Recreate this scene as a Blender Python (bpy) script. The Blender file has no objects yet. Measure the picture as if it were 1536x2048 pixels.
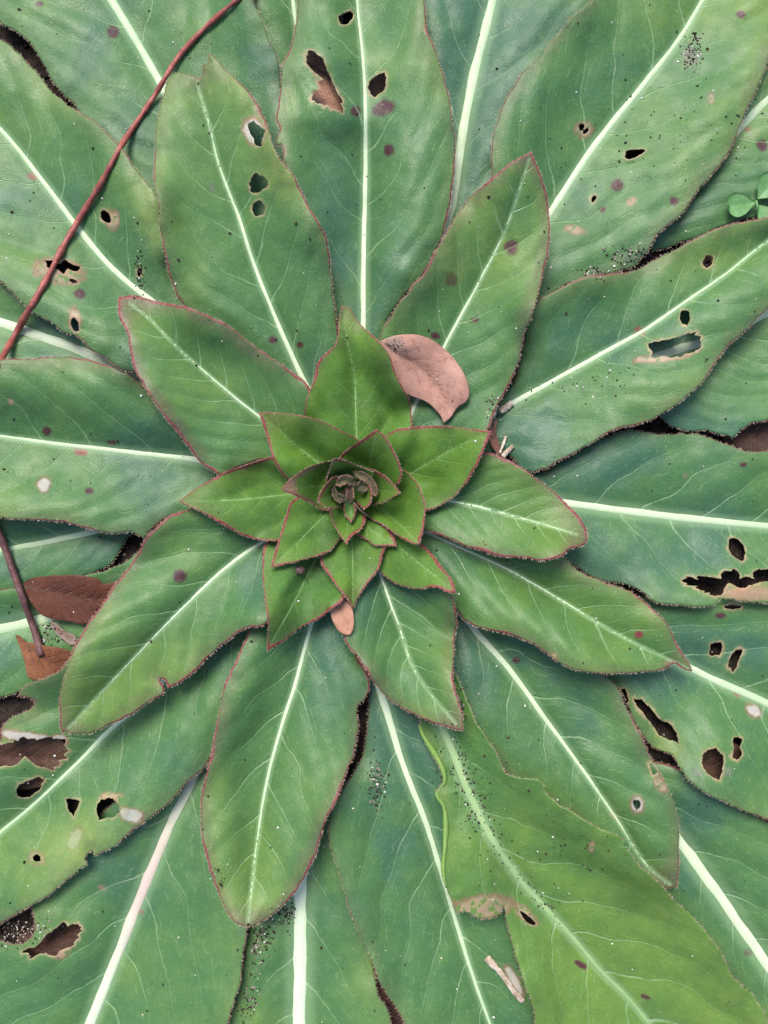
import bpy, math, random
import numpy as np
from mathutils import Vector
from mathutils.geometry import delaunay_2d_cdt

random.seed(7)
RNG = np.random.default_rng(7)
SC = bpy.context.scene

# ------------------------------------------------------------------ camera, sky, sun, exposure
U = 0.00015            # metres per photo pixel at ground level
HC = 1774.0            # camera height in the same pixel units (60 degree tall field of view)
CX, CY = 768.0, 1024.0
cam = bpy.data.cameras.new('camera')
cam.sensor_fit = 'VERTICAL'
cam.angle = 2 * math.atan(1024.0 / HC)
cam.clip_start = 0.005
cam.clip_end = 50
camo = bpy.data.objects.new('camera', cam)
SC.collection.objects.link(camo)
camo.location = (0, 0, HC * U)
SC.camera = camo

EL, AZ = math.radians(57), math.radians(-18)
world = bpy.data.worlds.new('World')
SC.world = world
world.use_nodes = True
wn = world.node_tree
bg = wn.nodes['Background']
sky = wn.nodes.new('ShaderNodeTexSky')
sky.sky_type = 'NISHITA'
sky.sun_disc = False
sky.sun_elevation = EL
sky.sun_rotation = AZ
sky.air_density = 1.0
sky.dust_density = 3.0
sky.ozone_density = 1.0
wn.links.new(sky.outputs[0], bg.inputs[0])
bg.inputs[1].default_value = 0.09
sun = bpy.data.lights.new('sun', 'SUN')
sun.energy = 1.5
sun.angle = math.radians(26)
sun.color = (1.0, 0.95, 0.87)
suno = bpy.data.objects.new('sun', sun)
SC.collection.objects.link(suno)
sdir = Vector((math.sin(AZ) * math.cos(EL), math.cos(AZ) * math.cos(EL), math.sin(EL)))
suno.rotation_euler = sdir.to_track_quat('Z', 'Y').to_euler()
suno.location = sdir * 2
SC.view_settings.view_transform = 'Standard'
SC.view_settings.look = 'None'
SC.view_settings.gamma = 1
SC.view_settings.use_curve_mapping = False
SC.view_settings.exposure = 1.42


# ------------------------------------------------------------------ small maths
def hash2(ix, iy, seed):
    h = (ix.astype(np.int64) * 374761393 + iy.astype(np.int64) * 668265263 + seed * 69069 + 12345) & 0x7fffffff
    h = ((h ^ (h >> 13)) * 1274126177) & 0x7fffffff
    h = (h ^ (h >> 16)) & 0xffff
    return h / 65535.0


def noise(x, y, seed=0):
    x = np.asarray(x, float); y = np.asarray(y, float)
    ix = np.floor(x); iy = np.floor(y)
    fx = x - ix; fy = y - iy
    fx = fx * fx * (3 - 2 * fx); fy = fy * fy * (3 - 2 * fy)
    a = hash2(ix, iy, seed); b = hash2(ix + 1, iy, seed)
    c = hash2(ix, iy + 1, seed); d = hash2(ix + 1, iy + 1, seed)
    return (a * (1 - fx) + b * fx) * (1 - fy) + (c * (1 - fx) + d * fx) * fy


def fbm(x, y, seed=0, n=3):
    t = 0; a = 0.5; s = 0
    for k in range(n):
        t = t + a * noise(x * 2 ** k, y * 2 ** k, seed + 17 * k); s += a; a *= 0.5
    return t / s


def sstep(a, b, x):
    t = np.clip((np.asarray(x, float) - a) / (b - a), 0, 1)
    return t * t * (3 - 2 * t)


def spline(pts, closed, step, corner=62):
    P = np.array(pts, float); n = len(P)
    out = []
    ang = []
    for i in range(n):
        if not closed and i in (0, n - 1):
            ang.append(True); continue
        a = P[i] - P[i - 1]; b = P[(i + 1) % n] - P[i]
        c = np.dot(a, b) / (np.linalg.norm(a) * np.linalg.norm(b) + 1e-9)
        ang.append(math.degrees(math.acos(max(-1, min(1, c)))) > corner)
    for i in range(n if closed else n - 1):
        p1 = P[i]; p2 = P[(i + 1) % n]
        L = np.linalg.norm(p2 - p1)
        def tan(j):
            j %= n
            t = P[(j + 1) % n] - P[j - 1]
            return t / (np.linalg.norm(t) + 1e-9) * L
        m1 = (p2 - p1) if ang[i] else tan(i)
        m2 = (p2 - p1) if ang[(i + 1) % n] else tan(i + 1)
        k = max(2, int(round(L / step)))
        for q in range(k):
            u = q / k
            out.append((2*u**3-3*u**2+1)*p1 + (u**3-2*u**2+u)*m1 + (-2*u**3+3*u**2)*p2 + (u**3-u**2)*m2)
    if not closed:
        out.append(P[-1])
    return np.array(out)


def seg_dist(pts, A, B):
    """distance of every point to a polyline: nearest corner first, then the two segments that meet there"""
    n = len(A)
    a2 = (A ** 2).sum(1)
    k = (a2[None] - 2 * pts @ A.T).argmin(1)
    closed = np.allclose(B[-1], A[0])
    best = np.full(len(pts), 1e18); bi = np.zeros(len(pts), int); bt = np.zeros(len(pts))
    for o in (-1, 0):
        q = (k + o) % n if closed else np.clip(k + o, 0, n - 1)
        d = B[q] - A[q]; w = pts - A[q]
        t = np.clip((w * d).sum(1) / ((d ** 2).sum(1) + 1e-9), 0, 1)
        r = ((w - t[:, None] * d) ** 2).sum(1)
        m = r < best
        best[m] = r[m]; bi[m] = q[m]; bt[m] = t[m]
    return np.sqrt(best), bi, bt


def inside(pts, poly):
    x = pts[:, 0]; y = pts[:, 1]
    r = np.zeros(len(pts), bool)
    for (x1, y1), (x2, y2) in zip(poly, np.roll(poly, -1, 0)):
        if y1 == y2:
            continue
        c = ((y1 > y) != (y2 > y)) & (x < (x2 - x1) * (y - y1) / (y2 - y1) + x1)
        r ^= c
    return r


def blob(x, y, rx, ry, ang=0, rough=0.22, seed=None):
    s = seed if seed is not None else int(x * 7 + y * 13)
    n = max(9, int(2 * math.pi * max(rx, ry) / 4))
    out = []
    ca, sa = math.cos(math.radians(ang)), math.sin(math.radians(ang))
    for i in range(n):
        a = 2 * math.pi * i / n
        k = 1 + rough * 2 * (float(noise(np.array([2 + 1.4 * math.cos(a)]), np.array([2 + 1.4 * math.sin(a)]), s)[0]) - 0.5) * 1.6
        u, v = rx * k * math.cos(a), ry * k * math.sin(a)
        out.append((x + u * ca - v * sa, y + u * sa + v * ca))
    return out


# ------------------------------------------------------------------ height field the leaves are laid on, bottom to top
G = 8.0
X0, Y0, X1, Y1 = -420.0, -470.0, 1990.0, 2520.0
NX, NY = int((X1 - X0) / G) + 1, int((Y1 - Y0) / G) + 1
gx = X0 + G * np.arange(NX); gy = Y0 + G * np.arange(NY)
GXX, GYY = np.meshgrid(gx, gy)


def ground_z(x, y):
    return 9 * (fbm(x / 160, y / 160, 3, 3) - 0.5) + 7 * (fbm(x / 34, y / 34, 5, 3) - 0.5)


H = np.maximum(ground_z(GXX, GYY), -4) + 3


def gmat(n, sig):
    i = np.arange(n)
    m = np.exp(-0.5 * ((i[:, None] - i[None]) * G / sig) ** 2)
    return m


_gc = {}
def blur(A, sig):
    k = (A.shape, sig)
    if k not in _gc:
        _gc[k] = (gmat(A.shape[0], sig), gmat(A.shape[1], sig))
    a, b = _gc[k]
    return a @ A @ b.T


def maxf(A, r):
    k = int(r / G)
    out = A.copy()
    for d in range(1, k + 1):
        out[d:] = np.maximum(out[d:], A[:-d]); out[:-d] = np.maximum(out[:-d], A[d:])
    B = out.copy()
    for d in range(1, k + 1):
        B[:, d:] = np.maximum(B[:, d:], out[:, :-d]); B[:, :-d] = np.maximum(B[:, :-d], out[:, d:])
    return B


def bil(A, ox, oy, pts):
    u = np.clip((pts[:, 0] - ox) / G, 0, A.shape[1] - 1.001); v = np.clip((pts[:, 1] - oy) / G, 0, A.shape[0] - 1.001)
    i = u.astype(int); j = v.astype(int); fu = u - i; fv = v - j
    return (A[j, i] * (1 - fu) + A[j, i + 1] * fu) * (1 - fv) + (A[j + 1, i] * (1 - fu) + A[j + 1, i + 1] * fu) * fv


def topz(x, y):
    return float(bil(H, X0, Y0, np.array([[x, y]]))[0])


ROOT = np.array([703.0, 985.0])


def to_world(p, z):
    k = 1 - z / HC
    return np.stack([(p[:, 0] - CX) * k * U, -(p[:, 1] - CY) * k * U, z * U], 1)


# ------------------------------------------------------------------ materials
class N:
    """tiny node helper"""
    def __init__(s, name):
        s.m = bpy.data.materials.new(name); s.m.use_nodes = True
        s.t = s.m.node_tree; s.t.nodes.clear()
        s.out = s.t.nodes.new('ShaderNodeOutputMaterial')
    def n(s, typ, **k):
        o = s.t.nodes.new(typ)
        for a, b in k.items():
            setattr(o, a, b)
        return o
    def put(s, sock, v):
        if isinstance(v, bpy.types.NodeSocket):
            s.t.links.new(v, sock)
        elif isinstance(v, (tuple, list)) and len(v) == 3 and sock.type == 'RGBA':
            sock.default_value = (*v, 1)
        else:
            sock.default_value = v
    def math(s, op, a, b=0.0, c=0.0, clamp=False):
        o = s.n('ShaderNodeMath', operation=op, use_clamp=clamp)
        s.put(o.inputs[0], a); s.put(o.inputs[1], b); s.put(o.inputs[2], c)
        return o.outputs[0]
    def ramp(s, v, a, b, c=0.0, d=1.0):
        o = s.n('ShaderNodeMapRange', interpolation_type='SMOOTHSTEP')
        s.put(o.inputs[0], v); s.put(o.inputs[1], a); s.put(o.inputs[2], b); s.put(o.inputs[3], c); s.put(o.inputs[4], d)
        return o.outputs[0]
    def mix(s, f, a, b, bt='MIX'):
        o = s.n('ShaderNodeMix', data_type='RGBA', blend_type=bt)
        s.put(o.inputs[0], f); s.put(o.inputs[6], a); s.put(o.inputs[7], b)
        return o.outputs[2]
    def attr(s, name):
        o = s.n('ShaderNodeAttribute', attribute_name=name)
        return o
    def noise(s, scale, detail=2.0, rough=0.5, vec=None):
        o = s.n('ShaderNodeTexNoise')
        o.inputs['Scale'].default_value = scale; o.inputs['Detail'].default_value = detail
        o.inputs['Roughness'].default_value = rough
        s.put(o.inputs['Vector'], vec if vec is not None else s.pos())
        return o.outputs[0]
    def pos(s):
        if not hasattr(s, '_p'):
            s._p = s.n('ShaderNodeNewGeometry').outputs['Position']
        return s._p
    def voro(s, scale, feature='F1'):
        o = s.n('ShaderNodeTexVoronoi', feature=feature)
        o.inputs['Scale'].default_value = scale
        s.put(o.inputs['Vector'], s.pos())
        return o.outputs['Distance']
    def bsdf(s, col, rough=0.6, spec=0.3, bump=None, bs=0.3, bd=0.0002, trans=0.0, tcol=None):
        b = s.n('ShaderNodeBsdfPrincipled')
        s.put(b.inputs['Base Color'], col); s.put(b.inputs['Roughness'], rough)
        s.put(b.inputs['Specular IOR Level'], spec)
        if bump is not None:
            bp = s.n('ShaderNodeBump'); bp.inputs['Strength'].default_value = bs; bp.inputs['Distance'].default_value = bd
            s.put(bp.inputs['Height'], bump); s.t.links.new(bp.outputs[0], b.inputs['Normal'])
        res = b.outputs[0]
        if trans > 0:
            tr = s.n('ShaderNodeBsdfTranslucent'); s.put(tr.inputs[0], tcol if tcol is not None else col)
            mx = s.n('ShaderNodeMixShader'); mx.inputs[0].default_value = trans
            s.t.links.new(res, mx.inputs[1]); s.t.links.new(tr.outputs[0], mx.inputs[2]); res = mx.outputs[0]
        s.t.links.new(res, s.out.inputs[0])
        return s.m


def leaf_material(name, vein_col, vein_mix, rim_col, rough, spec, trans, dead=False):
    s = N(name)
    pig = s.attr('pigment').outputs['Color']
    a1 = s.n('ShaderNodeSeparateXYZ'); s.t.links.new(s.attr('lay').outputs['Vector'], a1.inputs[0])      # edge distance, midrib distance, across
    a2 = s.n('ShaderNodeSeparateXYZ'); s.t.links.new(s.attr('vein').outputs['Vector'], a2.inputs[0])     # phase, spacing, midrib width
    a3 = s.n('ShaderNodeSeparateXYZ'); s.t.links.new(s.attr('trait').outputs['Vector'], a3.inputs[0])    # rim strength, vein strength, damage
    edge, dmid, across = a1.outputs
    phase, spacing, mw = a2.outputs
    rim, vst, dmg = a3.outputs
    fine = s.noise(1500, 2, 0.7)
    mid_ = s.noise(330, 3, 0.6)
    blot = s.noise(110, 2, 0.6)
    ph = s.math('ADD', phase, s.math('MULTIPLY', s.math('SUBTRACT', mid_, 0.5), 0.09))
    fr = s.math('ABSOLUTE', s.math('SUBTRACT', s.math('FRACT', s.math('ADD', ph, 0.5)), 0.5))
    dist = s.math('MULTIPLY', fr, spacing)
    wid = s.math('SUBTRACT', 4.4, s.math('MULTIPLY', across, 2.8))
    vm = s.math('SUBTRACT', 1.0, s.ramp(s.math('DIVIDE', dist, wid), 0.1, 1.0))
    fade = s.math('SUBTRACT', 1.05, s.math('MULTIPLY', across, 0.95), clamp=True)
    brk = s.ramp(mid_, 0.30, 0.60, 0.35, 1.0)
    vm = s.math('MULTIPLY', s.math('MULTIPLY', vm, fade), s.math('MULTIPLY', brk, vst))
    # thin cross veins between them
    f2 = s.math('ABSOLUTE', s.math('SUBTRACT', s.math('FRACT', s.math('ADD', s.math('MULTIPLY', ph, 3.0), s.math('MULTIPLY', blot, 1.7))), 0.5))
    net = s.math('SUBTRACT', 1.0, s.ramp(f2, 0.0, 0.10))
    net = s.math('MULTIPLY', s.math('MULTIPLY', net, s.ramp(mid_, 0.45, 0.65, 0.0, 0.28)), vst)
    col = s.mix(s.ramp(blot, 0.3, 0.7, 0.0, 0.55), pig, s.mix(1.0, pig, (0.66, 0.80, 0.86) if not dead else (0.6, 0.55, 0.55), 'MULTIPLY'))
    col = s.mix(s.ramp(mid_, 0.40, 0.72, 0.0, 0.40), col, s.mix(1.0, col, (1.40, 1.20, 0.95) if not dead else (1.3, 1.25, 1.2), 'MULTIPLY'))
    col = s.mix(s.math('MULTIPLY', s.math('ADD', vm, net, clamp=True), vein_mix), col, vein_col)
    # pale halo where the blade meets the midrib
    halo = s.math('SUBTRACT', 1.0, s.ramp(s.math('DIVIDE', dmid, s.math('ADD', mw, 2.0)), 0.30, 1.05))
    col = s.mix(s.math('MULTIPLY', halo, s.math('MULTIPLY', vst, 0.34)), col, vein_col)
    # down on the surface
    col = s.mix(s.ramp(fine, 0.55, 0.80, 0.0, 0.27), col, (0.30, 0.40, 0.25) if not dead else (0.34, 0.22, 0.18))
    col = s.mix(s.ramp(fine, 0.46, 0.22, 0.0, 0.45), col, s.mix(1.0, col, (0.6, 0.65, 0.6), 'MULTIPLY'))
    if dead:
        col = s.mix(s.ramp(s.noise(650, 4, 0.7), 0.50, 0.66, 0.0, 0.55), col, s.mix(1.0, col, (0.50, 0.46, 0.46), 'MULTIPLY'))
    # reddish thickened margin
    ew = s.math('ADD', 0.6, s.math('MULTIPLY', s.math('MULTIPLY', mid_, rim), 6.8))
    em = s.math('SUBTRACT', 1.0, s.ramp(s.math('DIVIDE', edge, ew), 0.35, 1.1))
    rcol = s.mix(s.ramp(fine, 0.42, 0.66), rim_col, tuple(min(1, c * 1.5 + 0.03) for c in rim_col))
    col = s.mix(s.math('MULTIPLY', em, s.math('MULTIPLY', rim, 1.25), clamp=True), col, rcol)
    hgt = s.math('ADD', s.math('MULTIPLY', vm, -0.8), s.math('MULTIPLY', fine, 0.45))
    hgt = s.math('ADD', hgt, s.math('MULTIPLY', net, -0.8))
    hgt = s.math('ADD', hgt, s.math('MULTIPLY', mid_, 0.7))
    return s.bsdf(col, s.ramp(blot, 0.3, 0.7, rough - 0.06, rough + 0.08), spec, hgt, 0.6, 0.0004, trans)


MAT_LEAF = leaf_material('leaf_blade', (0.30, 0.45, 0.25), 0.50, (0.15, 0.042, 0.040), 0.44, 0.28, 0.07)
MAT_YOUNG = leaf_material('young_leaf_blade', (0.20, 0.34, 0.12), 0.45, (0.15, 0.036, 0.030), 0.48, 0.20, 0.03)
MAT_DEAD = leaf_material('dead_leaf_blade', (0.10, 0.045, 0.035), 0.55, (0.14, 0.07, 0.05), 0.7, 0.2, 0.05, True)


def rib_material():
    s = N('midrib')
    pig = s.attr('pigment').outputs['Color']
    n1 = s.noise(1300, 3, 0.6); n2 = s.noise(240, 2)
    col = s.mix(s.ramp(n1, 0.35, 0.7, 0, 0.35), pig, s.mix(1.0, pig, (0.80, 0.88, 0.76), 'MULTIPLY'))
    col = s.mix(s.ramp(n2, 0.55, 0.8, 0, 0.35), col, s.mix(1.0, col, (0.8, 0.9, 0.7), 'MULTIPLY'))
    return s.bsdf(col, 0.5, 0.35, n1, 0.35, 0.0002, 0.08)
MAT_RIB = rib_material()


def simple(name, c1, c2, sc, rough=0.7, spec=0.25, bump=0.5, bd=0.0003, c3=None):
    s = N(name)
    a = s.noise(sc, 4, 0.6); b = s.noise(sc * 5, 3, 0.6)
    col = s.mix(s.ramp(a, 0.35, 0.68), c1, c2)
    if c3:
        col = s.mix(s.ramp(b, 0.55, 0.72, 0, 0.8), col, c3)
    return s.bsdf(col, rough, spec, s.math('ADD', a, s.math('MULTIPLY', b, 0.6)), bump, bd)


MAT_HAIR = simple('margin_hair', (0.36, 0.33, 0.24), (0.26, 0.15, 0.12), 900, 0.6)
MAT_SOIL = simple('soil', (0.012, 0.009, 0.008), (0.036, 0.025, 0.019), 160, 0.9, 0.15, 1.0, 0.0012, (0.065, 0.048, 0.038))
MAT_STALK = simple('red_stalk', (0.21, 0.048, 0.040), (0.33, 0.095, 0.075), 300, 0.5, 0.4, 0.6, 0.0003, (0.10, 0.035, 0.03))
MAT_TWIG = simple('dark_twig', (0.075, 0.030, 0.032), (0.13, 0.060, 0.055), 350, 0.6, 0.35, 0.7, 0.0004, (0.20, 0.13, 0.12))
MAT_CRUMB = simple('soil_crumb', (0.016, 0.014, 0.011), (0.05, 0.04, 0.03), 600, 0.9, 0.2, 0.6)
MAT_SAND = simple('sand_grain', (0.50, 0.47, 0.42), (0.75, 0.74, 0.70), 500, 0.4, 0.5, 0.3)
MAT_GRIT = simple('grey_grit', (0.13, 0.10, 0.085), (0.30, 0.25, 0.22), 500, 0.6, 0.4, 0.4)
MAT_STRAW = simple('dry_straw', (0.30, 0.22, 0.16), (0.58, 0.52, 0.44), 500, 0.7, 0.25, 0.6)
MAT_CLOVER = simple('clover_leaflet', (0.080, 0.200, 0.060), (0.12, 0.26, 0.10), 300, 0.5, 0.35, 0.4)
MAT_ROLL = simple('rolled_leaf_edge', (0.13, 0.235, 0.045), (0.18, 0.29, 0.075), 300, 0.5, 0.3, 0.4)
MAT_HUSK = simple('seed_husk', (0.05, 0.03, 0.028), (0.13, 0.085, 0.075), 900, 0.6, 0.3, 0.8)


# ------------------------------------------------------------------ objects
def mesh_obj(name, verts, faces, mat, parent=None, smooth=True, origin=None):
    me = bpy.data.meshes.new(name)
    v = np.asarray(verts, float)
    if origin is not None:
        v = v - np.asarray(origin)
    me.from_pydata(v.tolist(), [], [tuple(int(i) for i in f) for f in faces])
    me.materials.append(mat)
    if smooth:
        me.shade_smooth()
    o = bpy.data.objects.new(name, me)
    SC.collection.objects.link(o)
    if parent is not None:
        o.parent = parent
    return o


def add_attr(me, name, typ, data):
    a = me.attributes.new(name, typ, 'POINT')
    a.data.foreach_set('vector' if typ == 'FLOAT_VECTOR' else 'color', np.ascontiguousarray(data, dtype=np.float32).ravel())


def tag(o, label=None, cat=None, group=None, kind=None):
    if label: o['label'] = label
    if cat: o['category'] = cat
    if group: o['group'] = group
    if kind: o['kind'] = kind
    return o


def empty(name, loc):
    o = bpy.data.objects.new(name, None)
    o.empty_display_size = 0.005
    SC.collection.objects.link(o)
    o.location = loc
    return o


# ground: one sheet, fine under the plant and coarse out to the distance
def build_ground():
    xs = np.concatenate([[-40000, -9000, -3000, -1300], np.arange(-700, 2300, 15.0), [2900, 4500, 10500, 41000]])
    ys = np.concatenate([[-40000, -9000, -3000, -1300], np.arange(-700, 2800, 15.0), [3400, 5000, 11000, 41000]])
    A, B = np.meshgrid(xs, ys)
    near = (A > -700) & (A < 2285) & (B > -700) & (B < 2785)
    z = np.where(near, ground_z(A, B), 0)
    P = np.stack([(A - CX) * U, -(B - CY) * U, z * U], -1).reshape(-1, 3)
    nx, ny = len(xs), len(ys)
    f = [(j*nx+i, (j+1)*nx+i, (j+1)*nx+i+1, j*nx+i+1) for j in range(ny-1) for i in range(nx-1)]
    g = mesh_obj('ground', P, f, MAT_SOIL)
    tag(g, kind='structure')
    return g


build_ground()
root_w = to_world(ROOT[None], np.array([0.0]))[0]
plant = empty('rosette_plant', root_w)
tag(plant, 'large flat rosette of green leaves with red margins and pale midribs', 'plant')

GREEN = np.array((0.066, 0.156, 0.052)); BLUE_SHEEN = np.array((0.048, 0.122, 0.070)); YEL = np.array((0.130, 0.220, 0.050))
YOUNG = np.array((0.076, 0.165, 0.019)); WASH = np.array((0.125, 0.085, 0.066)); MAROON = np.array((0.062, 0.018, 0.026))
PAPER = np.array((0.42, 0.38, 0.34)); TAN = np.array((0.33, 0.23, 0.15)); PINK = np.array((0.36, 0.16, 0.13))
KIND = {'m': MAROON, 'w': PAPER, 't': TAN, 'p': PINK, 'r': np.array((0.17, 0.030, 0.038)), 'y': np.array((0.17, 0.24, 0.07)),
        'g': np.array((0.16, 0.15, 0.13))}
leaf_count = [0]


def leaf(out, mid, w=(14, 4), holes=(), spots=(), yel=0.25, young=0.0, wash=0.25, rim=0.8, vein=1.0, wave=4.0, camber=12.0,
         gap=7.0, cone=None, sag=0.0, mat=None, base=None, parent=None, name='leaf', label=None, ribcol=None, ribtip=None,
         hair=1.0, step=8.0, jag=1.0, spacing=None, thick=2.2, curl=0.0, pinkrib=None, angle=0.9, cone0=None, rib=True, lift=0.0, fold=0.13, plunge=0.0, ridge=0.0, ridge_side=1, top=None):
    global H
    leaf_count[0] += 1
    sid = leaf_count[0] * 31
    O = spline(out, True, 5.0 if step > 6 else 3.0)
    # uneven margin
    nrm = np.roll(O, -1, 0) - np.roll(O, 1, 0)
    nrm = np.stack([nrm[:, 1], -nrm[:, 0]], 1) / (np.linalg.norm(nrm, axis=1, keepdims=True) + 1e-9)
    k = np.arange(len(O)) * (1.0 if step > 6 else 0.6)
    off = jag * (2.6 * (noise(k * 0.37, k * 0 + sid, 1) - 0.5) + 4.5 * (noise(k * 0.085, k * 0 + sid, 2) - 0.5)) * (1 if step > 6 else 0.5)
    O = O + nrm * off[:, None]
    area = 0.5 * np.sum(O[:, 0] * np.roll(O[:, 1], -1) - np.roll(O[:, 0], -1) * O[:, 1])
    if area < 0:
        O = O[::-1].copy()
    M = spline(mid, False, 6.0)
    segl = np.linalg.norm(M[1:] - M[:-1], axis=1); cum = np.concatenate([[0], np.cumsum(segl)]); LEN = cum[-1]
    sp = spacing or min(110, max(20, LEN / 8.0))
    HO = []
    for h in holes:
        hp = spline(h, True, 3.5, 75)
        kk = np.arange(len(hp))
        c = hp.mean(0)
        d = hp - c
        hp = c + d * (1 + 0.16 * (noise(kk * 0.5, kk * 0 + sid, 4) - 0.5) + 0.14 * (noise(kk * 1.1, kk * 0 + sid, 5) - 0.5))[:, None]
        HO.append(hp)

    mwid = lambda t: w[0] + (w[1] - w[0]) * t ** 0.8

    def coords(p):
        e, _, _ = seg_dist(p, O, np.roll(O, -1, 0))
        d, i, t = seg_dist(p, M[:-1], M[1:])
        dv = M[i + 1] - M[i]; q = p - M[i]
        side = np.sign(dv[:, 0] * q[:, 1] - dv[:, 1] * q[:, 0])
        tp = cum[i] + t * segl[i]
        return e, d, side, tp

    def relief(p, e, d, side, tp):
        s = d / (d + e + 1e-3); hw = d + e; t = tp / LEN
        big = np.clip(hw / 110, 0.12, 1)
        f = angle * d + 0.75 * d * d / (hw + 10)
        ph = (tp - f) / sp + 0.45 * (side > 0) + 0.55 * (fbm(p[:, 0] / 90, p[:, 1] / 90, sid, 2) - 0.5) + sid * 0.37
        z = camber * big * 3.6 * s * (1 - s)
        z = z + 4.2 * big * np.abs(np.sin(math.pi * ph)) * 4 * s * (1 - s) * (1 if step > 6 and base is None else 0.25)
        z = z + wave * s ** 2.5 * 2 * big * (fbm(tp / 55 + 9 * side, tp * 0 + sid, 6, 2))
        z = z + curl * s ** 3
        z = z + 7 * big * (fbm(p[:, 0] / 60, p[:, 1] / 60, sid + 5, 3))
        z = z + lift * t ** 1.6 + fold * np.minimum(hw, 150) * s * sstep(0.0, 0.25, t)
        if ridge:
            z = z + ridge * np.sin(math.pi * np.clip(t * 0.9 + 0.05, 0, 1)) ** 0.6 * np.where(side * ridge_side > 0, 1 - s, 1.0)
        return s, t, ph, z

    # resting surface
    x0, y0 = O.min(0) - 40; x1, y1 = O.max(0) + 40
    i0, i1 = max(0, int((x0 - X0) / G)), min(NX - 1, int((x1 - X0) / G) + 1)
    j0, j1 = max(0, int((y0 - Y0) / G)), min(NY - 1, int((y1 - Y0) / G) + 1)
    subX, subY = GXX[j0:j1, i0:i1], GYY[j0:j1, i0:i1]
    cells = np.stack([subX.ravel(), subY.ravel()], 1)
    m = inside(cells, O).reshape(subX.shape)
    Hs = H[j0:j1, i0:i1]
    r_c = np.hypot(cells[:, 0] - ROOT[0], cells[:, 1] - ROOT[1])
    if cone is not None:
        cr = max(40.0, 0.75 * np.hypot(M[-1, 0] - ROOT[0], M[-1, 1] - ROOT[1]))
        cz = cone * cr * (1 - np.exp(-np.maximum(r_c, 8) / cr)) * 1.25
        if cone0 is None:
            mm = m.ravel() & (r_c > 38)
            lim = (Hs.ravel() + gap - cz)[mm]
            zc = np.percentile(lim, 97 if step > 5 else 82)
        else:
            zc = cone0
        def surf(p):
            rr_ = np.maximum(np.hypot(p[:, 0] - ROOT[0], p[:, 1] - ROOT[1]), 8)
            return zc + cone * cr * (1 - np.exp(-rr_ / cr)) * 1.25
    else:
        mk = m.astype(float)
        S = blur(maxf(Hs, 16) * mk, 45.0) / (blur(mk, 45.0) + 1e-6)
        mi = maxf(mk, 8) > 0
        for it in range(10):
            D = np.where(mi, np.maximum(0, Hs + gap - S), 0)
            if D.max() < 0.5:
                break
            sg = 22.0 if it < 6 else 14.0
            Dm = maxf(D, sg + 2)
            S = S + blur(Dm, sg) / (blur(np.ones_like(Dm), sg))
        S = S + sag
        ox, oy = gx[i0], gy[j0]
        def surf(p):
            return bil(S, ox, oy, p)
    if plunge > 0:
        # the blade dives steeply towards the stem, as far as the leaves below leave room
        Hu = maxf(Hs, 10); Hu = np.maximum(blur(Hu, 9.0) / blur(np.ones_like(Hu), 9.0), Hs)
        hx, hy = gx[i0], gy[j0]
        RL = 0.56 * np.hypot(M[-1, 0] - ROOT[0], M[-1, 1] - ROOT[1])
        surf0 = surf
        def surf(p):
            rr_ = np.hypot(p[:, 0] - ROOT[0], p[:, 1] - ROOT[1])
            a_ = surf0(p) - plunge * np.exp(-(rr_ / RL) ** 2); b_ = bil(Hu, hx, hy, p) + 6
            return 0.5 * (a_ + b_ + np.sqrt((a_ - b_) ** 2 + 60))
    e, d, sd, tp = coords(cells)
    zz = (surf(cells) + relief(cells, e, d, sd, tp)[3]).reshape(m.shape)
    H[j0:j1, i0:i1] = np.where(m, np.maximum(Hs, zz), Hs)

    # points of the blade
    pts = [O]; edges = [(i, (i + 1) % len(O)) for i in range(len(O))]; n0 = len(O)
    for hp in HO:
        pts.append(hp); edges += [(n0 + i, n0 + (i + 1) % len(hp)) for i in range(len(hp))]; n0 += len(hp)
    allb = np.concatenate(pts)
    extra = []
    oi = O; tng = np.roll(oi, -1, 0) - np.roll(oi, 1, 0)
    nin = np.stack([-tng[:, 1], tng[:, 0]], 1) / (np.linalg.norm(tng, axis=1, keepdims=True) + 1e-9)
    rings = (3.5, 8.0) if step > 6 else (2.0, 4.5)
    for rd in rings:
        q = oi + nin * rd
        dd = seg_dist(q, O, np.roll(O, -1, 0))[0]
        extra.append(q[(dd > rd * 0.8) & inside(q, O)])
    for hp in HO:
        c = hp.mean(0); dv = hp - c
        for rd in (3.0, 7.0):
            extra.append(hp + dv / (np.linalg.norm(dv, axis=1, keepdims=True) + 1e-6) * rd)
    for (sx, sy, rx, ry, sa, kd) in spots:
        R = max(rx, ry) + 6
        a = np.arange(-R, R, 3.2)
        A, B = np.meshgrid(a, a); q = np.stack([A.ravel(), B.ravel()], 1)
        extra.append(q[np.hypot(q[:, 0], q[:, 1]) < R] + (sx, sy) + RNG.uniform(-.5, .5, (int((np.hypot(q[:, 0], q[:, 1]) < R).sum()), 2)))
    tM = np.roll(M, -1, 0) - M; tM[-1] = tM[-2]
    nM = np.stack([-tM[:, 1], tM[:, 0]], 1) / (np.linalg.norm(tM, axis=1, keepdims=True) + 1e-9)
    extra += [M + nM * 2.0, M - nM * 2.0]
    if w[0] > 10:
        extra += [M + nM * w[0] * 0.6, M - nM * w[0] * 0.6]
    xs = np.arange(x0, x1, step); ys = np.arange(y0, y1, step * 0.87)
    A, B = np.meshgrid(xs, ys); A = A + (np.arange(len(ys)) % 2)[:, None] * step / 2
    q = np.stack([A.ravel(), B.ravel()], 1) + RNG.uniform(-1, 1, (A.size, 2)) * step * 0.18
    q = q[inside(q, O)]
    q = q[seg_dist(q, O, np.roll(O, -1, 0))[0] > rings[1] + step * 0.45]
    extra.append(q)
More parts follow.
